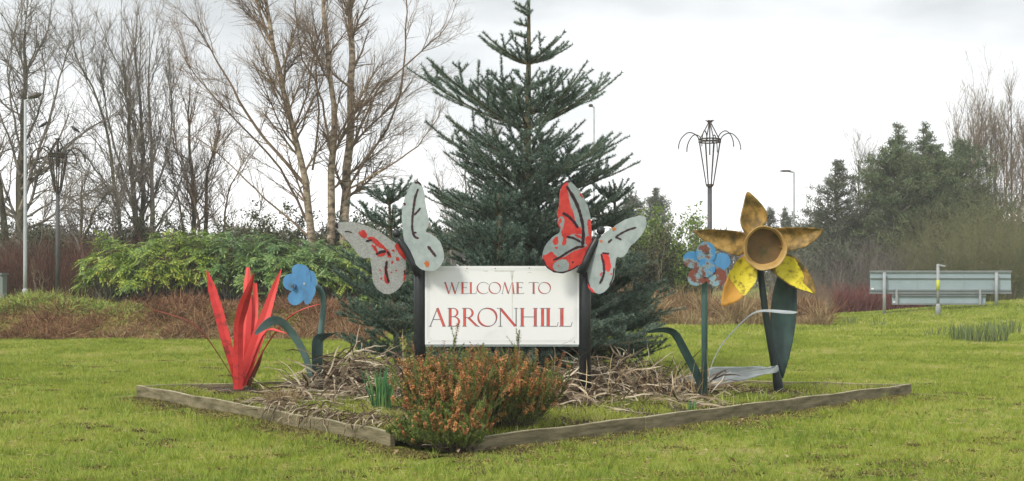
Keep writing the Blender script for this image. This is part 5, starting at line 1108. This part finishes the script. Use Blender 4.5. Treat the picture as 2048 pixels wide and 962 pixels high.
leafy_shrub('ivy_shrub', 'dull olive shrub behind the left end of the green hedge', -9.2, 39, 2.0, .8, 2.6, 10000, 'ivy', 104, .08)
leafy_shrub('hedge_shrub', 'dark shrub glimpsed low between the left young spruce and the hedge', -3.6, 36, 2.4, .9, 3.0, 12000, 'ivy', 105, .09)
leafy_shrub('hedge_shrub', 'dark shrub behind the middle of the green hedge', -6.5, 37, 2.6, .9, 3.0, 12000, 'ivy', 106, .09)

# mahonia: rosettes of pinnate leaves on cane stems
def pinnate(npair=6, L_=.30, lw=.034, ll=.085):
    V, Fc = [], []
    for k in range(npair):
        x = L_ * (.18 + .78 * k / npair)
        for s_ in (-1, 1):
            l_ = ll * (1 - .25 * abs(k - npair * .45) / npair); b = len(V); V += [(x - lw * .15, s_ * .004, 0), (x + lw * .65, s_ * l_ * .42, -.002), (x + lw * .35, s_ * l_, -.012), (x - lw * .35, s_ * l_ * .55, -.006)]; Fc.append((b, b + 1, b + 2, b + 3))
    b = len(V); V += [(L_ * .94, 0, 0), (L_ + .03, .016, -.004), (L_ + ll * .9, 0, -.016), (L_ + .03, -.016, -.004)]; Fc.append((b, b + 1, b + 2, b + 3))
    b = len(V); V += [(0, -.003, 0), (L_, -.0015, 0), (L_, .0015, 0), (0, .003, 0)]; Fc.append((b, b + 1, b + 2, b + 3))
    return np.array(V), np.array(Fc)
LV, LF = pinnate()
def mahonia(label, cx, cy, rx, ry, h, nros, seed, mat='mahonia', group='mahonia shrubs of the green hedge', zlo=.22):
    q = np.random.default_rng(seed); z0 = float(gz(cx, cy)); t = thing('mahonia_shrub', label, 'shrub', (cx, cy, z0), group)
    # rosette centres over the shell of an uneven dome and some inside
    v = q.normal(size=(nros, 3)); v[:, 2] = np.abs(v[:, 2]) * 1.0 - .35; v /= np.linalg.norm(v, axis=1, keepdims=True); rr = (.55 + .56 * q.random(nros)) * (1 + .10 * np.sin(v[:, 0] * 7 + seed) + .08 * np.sin(v[:, 2] * 9 + seed))
    c = np.stack([cx + v[:, 0] * rx * rr, cy + v[:, 1] * ry * rr, z0 + h * (.42 + .58 * v[:, 2] * rr)], 1); c[:, 2] = np.maximum(c[:, 2], z0 + h * zlo * (.5 + q.random(nros)))
    b0 = np.stack([cx + v[:, 0] * rx * .35, cy + v[:, 1] * ry * .35, np.full(nros, z0)], 1); u = np.linspace(0, 1, 5)[None, :, None]; Pt = b0[:, None] * (1 - u) + c[:, None] * u; Pt[:, 1:-1] += q.normal(size=(nros, 3, 3)) * .05
    V, Qd = tubes_np(Pt, np.tile(np.linspace(.016, .008, 5), (nros, 1)), 4); np_mesh('stems', V, Qd, M['twig'], t)
    per = 8; N_ = nros * per; cc = np.repeat(c, per, 0) + q.normal(size=(N_, 3)) * .035; ax = np.repeat(v * .5 + [0, 0, .8], per, 0) + q.normal(size=(N_, 3)) * .15; ax /= np.linalg.norm(ax, axis=1, keepdims=True)
    d = perp_dir(ax, np.radians(45 + 50 * q.random(N_)), q); d[:, 2] -= .08; d /= np.linalg.norm(d, axis=1, keepdims=True); sd_ = np.cross(ax, d); sd_ /= np.linalg.norm(sd_, axis=1, keepdims=True); up_ = np.cross(d, sd_)
    s = (.75 + .5 * q.random(N_))[:, None, None]; LVb = LV.copy(); droop_ = -1.1 * LVb[:, 0] ** 2
    W_ = cc[:, None] + s * (LVb[None, :, 0:1] * d[:, None] + LVb[None, :, 1:2] * sd_[:, None] + (LVb[None, :, 2:3]) * up_[:, None]); W_[:, :, 2] += droop_[None, :]
    Fc = (LF[None] + (np.arange(N_) * len(LV))[:, None, None]).reshape(-1, 4); np_mesh('foliage', W_.reshape(-1, 3), Fc, M[mat], t); return t
HY = 31.5
for px_, w_, top_, nr_, mt, lb in ((225, 62, 478, 75, 'mahonia', 'yellowish mahonia shrub at the left end of the hedge with some orange leaves'), (305, 70, 462, 95, 'mahonia', 'yellow green mahonia shrub second from the left end of the hedge'), (390, 72, 466, 95, 'mahonia', 'mid green mahonia shrub left of the red leaves'),
                                (470, 75, 470, 95, 'mahonia_dark', 'dark mahonia shrub behind the red leaves'), (550, 75, 466, 95, 'mahonia_dark', 'dark mahonia shrub behind the left blue flower'), (630, 72, 480, 90, 'mahonia_dark', 'darker mahonia shrub between the blue flower and the grey butterfly'), (705, 70, 490, 90, 'mahonia', 'yellow green mahonia shrub below the left butterfly'), (780, 70, 500, 80, 'mahonia_dark', 'mahonia shrub mostly behind the left young spruce')):
    q_ = HY + random.uniform(-.3, .5); X = px_x(px_, q_); zt = px_z(top_, q_) - float(gz(X, q_)); mahonia(lb, X, q_, w_ * q_ / F * 1.0, .85, zt, nr_, int(px_), mt)

# ------------------------------------------------------------------ bank of dead bracken, ground cover, straw
def field(name, label, cat, xr, yr, n, h, w, mat, keep=None, droop=.12, lean=.9, seg=4):
    x = r.uniform(*xr, n); y = r.uniform(*yr, n)
    if keep is not None: k = keep(x, y); x, y = x[k], y[k]
    n = len(x); c0 = np.stack([x, y, gz(x, y) - .01], 1); cl = .6 + .4 * np.sin(x * 1.9 + y) + .35 * np.sin(x * 4.7 - y * 2)
    dr = np.stack([r.normal(size=n) * lean, r.normal(size=n) * lean, np.ones(n)], 1)
    return ribbons(c0, dr, h * (.4 + .8 * r.random(n)) * np.clip(cl, .35, 1.4), w * (.6 + .8 * r.random(n)), seg, droop, r, name, mat, label, cat, kind='stuff', wob=.16, floor=lambda a, b: gz(a, b) + .01)
field('dead_bracken', 'matted brown dead bracken on the bank below the green hedge', 'dead bracken', (-15.5, -3.0), (27.7, 31.6), 42000, .42, .012, M['bracken'], keep=lambda x, y: (x > -14.5) & ((y < 29.8) | (x > -9.8) | (r.random(len(x)) < .2)))
field('pale_dead_grass', 'pale strands of dead grass at the foot of the bank', 'dead grass', (-9.5, -3.2), (27.5, 28.8), 2600, .45, .009, M['straw'], lean=1.2)
field('leaf_ground_cover', 'yellow green leafy ground cover on the bank below the left lamp post', 'ground cover', (-15.5, -9.0), (29.4, 32.0), 16000, .34, .022, M['cover'], keep=lambda x, y: (x < -9.8 + .6 * np.sin(y * 3)), lean=.8, droop=.2)
field('reed_bank', 'tawny dead reeds and grass behind the right part of the lawn', 'dead grass', (3.2, 9.9), (37.2, 41.5), 26000, .95, .014, M['straw'], lean=.35, droop=.06, seg=5)
field('reed_undergrowth', 'brown withered undergrowth among the tawny reeds', 'dead grass', (3.0, 10.1), (37.6, 43.0), 12000, 1.1, .016, M['bracken'], lean=.5, droop=.10, seg=5)
tuft(px_x(1600, 39.5), 39.3, 420, 1.0, .014, 'grass_tussock', 'dark brown drooping grass tussock beside the big green leaf', 'plant', M['bracken'], spread=.25, lean=.4, droop=.14, z=float(gz(px_x(1600, 39.5), 39.3)))
for px_, py_, n_, lb in ((1606, 646, 35, None), (1700, 648, 60, 'faint rush tuft on the lawn left of the road sign'), (1755, 652, 45, 'faint rush tuft below the left sign post'), (1872, 672, 40, 'small dark rush tuft left of the large rushes'), (1920, 681, 150, 'large dark rush clump on the lawn below the road sign'), (1950, 684, 170, 'largest dark rush clump on the right of the lawn'), (1995, 684, 150, 'dark rush clump right of the largest one'), (2020, 668, 110, 'rush clump near the right edge of the lawn'), (1980, 660, 60, 'rush tuft behind the large rush clumps')):
    if lb is None: continue
    # find where the view ray meets the ground
    Yg = 20.0
    for _ in range(40):
        Xg = px_x(px_, Yg); zg = float(gz(Xg, Yg)); Yg = (EYE - zg) * F / (py_ - YH)
    Yg = min(Yg, 45); tuft(px_x(px_, Yg), Yg, n_ // 2, .40 if n_ > 100 else .30, .022, 'rush_clump', lb, 'plant', M['rush'], 'rush clumps on the far lawn', spread=.28, lean=.28, z=zg, droop=.02)

# pale grass saplings in front of the bright shrub
bare_tree('sapling', 'thin pale sapling with two stems in front of the yellow green shrub', 43.5, [([(1325,585),(1322,540),(1330,480),(1334,450)], 1.4, .5), ([(1322,585),(1316,530),(1314,500)], 1.2, .5)], 110, n1=10, n2=30, n3=60, mats=('twig_tan', 'twig_tan'), rmin=.005)
bare_tree('sapling', 'pale twisted sapling between the left lamp post and the lantern pole', 32.5, [([(85,600),(83,575),(80,552),(74,538)], 2.2, .8), ([(84,580),(88,560),(84,545)], 1.5, .6), ([(72,590),(68,560),(66,540)], 1.2, .5)], 111, n1=14, n2=50, n3=100, mats=('twig_tan', 'twig_tan'), rmin=.004)

# far masses that close the horizon
def far_wood(name, label, x0, x1, Y, hts, n, mat, seed, size=.5, twigs=True):
    q = np.random.default_rng(seed); x = q.uniform(x0, x1, n); y = Y + q.uniform(-4, 4, n); hh = np.interp(x, np.linspace(x0, x1, len(hts)), hts) * (.85 + .25 * np.sin(x * .9) * np.sin(x * .31 + 2)); z = gz(x, y) + hh * q.random(n) ** .8
    V = leaf_tris(np.stack([x, y, z], 1), size, q, 3.0, 1.0); return tag(np_mesh(name, V, np.arange(len(V)).reshape(-1, 3), M[mat]), label, 'woodland', kind='stuff')
far_wood('far_wood', 'distant grey brown woodland line closing the horizon', -70, 80, 130, [6.0, 5.5, 5.5, 6.0, 6.5, 7.0, 7.5], 60000, 'twig', 120, .8)
far_wood('wood_edge', 'shadowy undergrowth of the wood behind the conifers on the right', 15.5, 40, 72, [4.5, 6, 6.5, 6.5, 6], 26000, 'ivy', 121, .35)
far_wood('wood_edge', 'dull undergrowth behind the trees on the left', -24, 1, 46, [2.6, 2.7, 2.5, 2.4, 2.6], 26000, 'ivy', 122, .16)

# ------------------------------------------------------------------ street furniture
def lantern(label, px, Y, topy, seed, wpx=131):
    X = px_x(px, Y); z0 = float(gz(X, Y)); zt = px_z(topy, Y); t = thing('lantern_sculpture', label, 'lantern sculpture', (X, Y, z0), 'tall open iron lanterns')
    th_ = 1.0 if wpx > 120 else 1.5
    s = wpx / 131 * Y / F      # metres per px of the right hand lantern
    def zz(py): return zt - (py - 240) * s
    mb = MB(); mb.tube([(X, Y, z0 - .05), (X, Y, zz(372))], [5.2*s, 4.6*s], 14); mb.build('pole', M['lantern_pole'], t, True)
    zr, rr = zz(284), 22 * s; zb2, rb = zz(370), 7.5 * s
    mb = MB(); mb.tube([(X, Y, zb2 - 3*s), (X, Y, zb2 + 1.6*s)], [rb, rb], 14); mb.build('collar', M['lantern_iron'], t)
    for dz in (0, .10):
        mb = MB(); mb.tube([(X + rr * math.cos(a), Y + rr * math.sin(a), zr + dz * s * 54) for a in np.linspace(0, 2 * PI, 9)], 1.4*s*th_, 6, caps=False); mb.build('hoop', M['lantern_iron'], t)
    for k in range(8):
        a = 2 * PI * k / 8 + .2; ca, sa = math.cos(a), math.sin(a)
        mb = MB(); mb.tube([(X + rb * ca, Y + rb * sa, zb2), (X + rr * ca, Y + rr * sa, zr)], 1.1*s*th_, 6); mb.build('rib', M['lantern_iron'], t)
        if k % 2 == 0:
            mb = MB(); mb.tube([(X + rr * ca, Y + rr * sa, zr + 2.7*s), (X + 2.7*s * ca, Y + 2.7*s * sa, zz(246))], 1.1*s*th_, 6); mb.build('roof_rod', M['lantern_iron'], t)
        else: continue
    for k in range(6):
        a = 2 * PI * k / 6 + .12; ca, sa = math.cos(a), math.sin(a); pts = []
        for u in np.linspace(0, 1, 12):
            th = PI * (1 - u * 1.03); R_ = 21 * s; pts.append((X + ca * (rr + R_ + R_ * math.cos(th) * 1.0), Y + sa * (rr + R_ + R_ * math.cos(th)), zr + .03 + (17 * s * math.sin(th) if u < .5 else 17 * s * math.sin(th) - (u - .5) * 30 * s)))
        mb = MB(); mb.tube(pts, 1.1*s*th_, 6); mb.build('curved_arm', M['lantern_iron'], t)
    mb = MB(); mb.tube([(X, Y, zz(310)), (X, Y, zz(244))], 1.3*s*th_, 6); mb.build('centre_rod', M['lantern_iron'], t)
    mb = MB(); mb.ball((X, Y, zz(243)), 4.6*s, a=10, b=6, sc=(1.3, 1.3, .6))
    for k in range(6): a = 2*PI*k/6; mb.tube([(X, Y, zz(243)), (X + 8.7*s * math.cos(a), Y + 8.7*s * math.sin(a), zz(241))], 1.0*s, 5)
    mb.build('finial', M['lantern_iron'], t)
lantern('tall open iron lantern on a pole standing against the sky right of the spruce', 1419.5, 44, 240, 1)
lantern('tall open iron lantern on a dark pole among the bare trees on the left', 115.5, 33.4, 276, 2, 108)
def street_lamp(label, px, Y, topy, head, r0, r1, base=True, hl=.6, mat='pole_grey', hy=0):
    X = px_x(px, Y); z0 = float(gz(X, Y)); zt = px_z(topy, Y); t = thing('street_lamp', label, 'street lamp', (X, Y, z0), 'grey street lamps')
    mb = MB(); mb.tube([(X, Y, z0), (X, Y, z0 + 1.0), (X, Y, zt)], [r0, r0, r1], 14); mb.build('post', M[mat], t, True)
    if base: mb = MB(); mb.tube([(X, Y, z0 - .02), (X, Y, z0 + .30), (X, Y, z0 + .36)], [r0 * 1.7, r0 * 1.6, r0], 14); mb.build('base', M[mat], t, True)
    mb = MB(); mb.tube([(X, Y, zt - .02), (X + head * hl * .5, Y, zt + .06)], [r1 * .8, r1 * .7], 8); mb.build('bracket', M[mat], t, True)
    mb = MB(); V = []
    for u, w, hgt in ((0, .05, .04), (.25, .11, .07), (.7, .12, .08), (1, .04, .03)):
        for (a, b) in ((-1, 0), (-.6, 1), (.6, 1), (1, 0), (.6, -.7), (-.6, -.7)): V.append((X + head * hl * (.2 + .8 * u), Y + a * w, zt + .06 + hy * u + b * hgt))
    mb.add(V, [(k*6+i, k*6+(i+1) % 6, (k+1)*6+(i+1) % 6, (k+1)*6+i) for k in range(3) for i in range(6)] + [tuple(range(6)), tuple(range(23, 17, -1))]); mb.build('lamp_head', M['lamp_head'], t)
    return t
street_lamp('pale grey street lamp at the left edge in front of the forked tree', 50.5, 33, 200, 1, .052, .034, hl=.44, hy=.10)
street_lamp('distant grey street lamp right of the daffodil with its head to the left', 1588, 80, 344, -1, .11, .07, hl=.95, base=False)
street_lamp('grey street lamp half hidden behind the right side of the tall spruce', 1188, 55, 214, -1, .07, .04, hl=.25, base=False)

SY2 = 45.0
X0, X1 = px_x(1740, SY2), px_x(2022, SY2)
rs = thing('road_sign', 'back of a wide grey road sign on two posts on the far lawn', 'road sign', ((X0 + X1) / 2, SY2, float(gz((X0 + X1) / 2, SY2))))
def sbox(name, a, b, c, d, y, th, mat, n=1):
    p = P(a, b, y); q = P(c, d, y); mb = MB(); mb.box(((p[0] + q[0]) / 2, y, (p[2] + q[2]) / 2), (abs(q[0] - p[0]), th, abs(p[2] - q[2]))); return mb.build(name, M[mat], rs)
for k in range(3): sbox('panel', 1740 + 94 * k + .25, 543, 1740 + 94 * (k + 1) - .25, 586, SY2 + .1, .02, 'sign_back')
lp = sbox('lower_panel', 1784, 588.5, 1971, 609, SY2 + .12, .02, 'sign_back')
for (a, b, c, d) in ((1739, 541, 2023, 545), (1740, 556, 2022, 557), (1739, 579, 2023, 581.5), (1739, 584.5, 2023, 587.5), (1784, 606.5, 1972, 609.5), (1784, 590.5, 1972, 592)): sbox('rail', a, b, c, d, SY2 + .06, .05, 'sign_rail')
for a in (1793, 1960): sbox('bracket_post', a - 2, 577, a + 2, 609, SY2 + .01, .05, 'pole_dull')
for a, b in ((1768, 545), (1992, 545)):
    X = px_x(a, SY2); mb = MB(); mb.tube([(X, SY2 - .04, float(gz(X, SY2)) - .1), (X, SY2 - .04, px_z(b, SY2))], .062, 12); mb.build('post', M['pole_dull'], rs, True)
for (a, b) in ((1745, 578), (1789, 604)): sbox('sticker', a - 2.5, b - 2, a + 2.5, b + 2, SY2 + .085, .004, 'panel_white')
LY = 42.0; X = px_x(1876, LY); z0 = float(gz(X, LY))
sl = thing('sign_light_post', 'short grey lighting post with a small head in front of the road sign', 'lamp post', (X, LY, z0))
mb = MB(); mb.tube([(X, LY, z0 - .05), (X, LY, z0 + .28), (X, LY, z0 + .34), (X, LY, z0 + .42)], [.09, .09, .075, .055], 12); mb.build('base', M['pole_dull'], sl, True)
mb = MB(); mb.tube([(X, LY, z0 + .4), (X, LY, px_z(528, LY))], .052, 12); mb.build('post', M['pole_dull'], sl, True)
mb = MB(); mb.box((X + .12, LY, px_z(531, LY)), (.24, .12, .06), ry=.15); mb.build('lamp_head', M['pole_dull'], sl)
M['tape'] = noise_mat('yellow_tape', [(0.42,0.46,0.03),(0.55,0.58,0.06)], 5)
mb = MB(); mb.tube([(X, LY, px_z(581, LY)), (X, LY, px_z(560, LY))], .056, 12); mb.build('yellow_band', M['tape'], sl, True)

# cabinet and a glimpse of a house at the left edge
X = px_x(4, 34); z0 = float(gz(X, 34)); cb = thing('utility_cabinet', 'pale grey green utility cabinet cut by the left edge of the view', 'cabinet', (X, 34, z0))
mb = MB(); mb.box((X - .24, 34, z0 + .36), (.6, .4, .72)); mb.build('body', M['cabinet'], cb); mb = MB(); mb.box((X - .24, 34, z0 + .75), (.66, .46, .05)); mb.build('lid', M['cabinet'], cb)
mb = MB(); mb.box((X - .14, 33.79, z0 + .36), (.50, .015, .60)); dr_ = mb.build('door', M['cabinet'], cb); mb = MB(); mb.box((X - .04, 33.775, z0 + .40), (.03, .02, .08)); mb.build('handle', M['lamp_head'], dr_)
hx, hy = px_x(-60, 75), 75; hs = thing('house', 'distant low house glimpsed through the trees at the left edge', 'house', (hx, hy, 0))
mb = MB(); mb.box((hx, hy, 1.1), (9, 6, 2.2)); mb.build('wall', M['house_wall'], hs)
mb = MB(); V = [(hx-4.8,hy-3.4,2.2),(hx+4.8,hy-3.4,2.2),(hx+4.8,hy+3.4,2.2),(hx-4.8,hy+3.4,2.2),(hx-4.8,hy,3.6),(hx+4.8,hy,3.6)]; mb.add(V, ((0,1,5,4),(2,3,4,5),(1,2,5),(3,0,4),(3,2,1,0))); mb.build('roof', M['house_roof'], hs)
for dx in (-2.6, 0.4, 3.2):
    mb = MB(); mb.box((hx + dx, hy - 3.01, 1.25), (1.3, .06, 1.1)); fr = mb.build('window', M['panel_white'], hs); mb = MB(); mb.box((hx + dx, hy - 3.045, 1.25), (1.1, .03, .9)); mb.build('pane', M['glass'], fr)

# birds in the left tree
for px_, py_, s_, lb in ((87, 250, 1, 'small dark bird perched upright in the left tree above the lantern'), (150, 259, -1, 'small dark bird perched on the branch right of the lantern top')):
    Y = 39.2; c = P(px_, py_, Y); t = thing('bird', lb, 'bird', c, 'birds perched in the left tree')
    mb = MB(); q = .10
    prof = [(-.18, -.10, .010), (-.11, -.055, .030), (-.03, -.005, .052), (.03, .03, .055), (.07, .065, .036), (.10, .085, .034), (.13, .088, .020), (.155, .083, .003)]
    mb.tube([(c[0] + s_ * a, Y, c[2] + b) for a, b, _ in prof], [w for *_, w in prof], 10); mb.build('body', M['bird'], t, True)
    mb = MB(); mb.tube([(c[0] + s_ * .01, Y - .015, c[2] - .03), (c[0] + s_ * .015, Y - .015, c[2] - .085)], .005, 5); mb.tube([(c[0] + s_ * .01, Y + .015, c[2] - .03), (c[0] + s_ * .015, Y + .015, c[2] - .085)], .005, 5); mb.build('legs', M['bird'], t)

# ------------------------------------------------------------------ thin damp air
hm = bpy.data.materials.new('haze_air'); hm.use_nodes = True; ht = hm.node_tree; ht.nodes.clear()
ho = nn(ht, 'ShaderNodeOutputMaterial'); hv = nn(ht, 'ShaderNodeVolumePrincipled'); hv.inputs['Color'].default_value = (0.93, 0.95, 0.96, 1); hv.inputs['Density'].default_value = 0.0013; hv.inputs['Anisotropy'].default_value = 0.2
ht.links.new(hv.outputs[0], ho.inputs['Volume'])
mb = MB(); mb.box((0, 55, 10.5), (260, 190, 25)); tag(mb.build('haze', hm), 'thin pale air over the whole place', 'haze', kind='stuff')
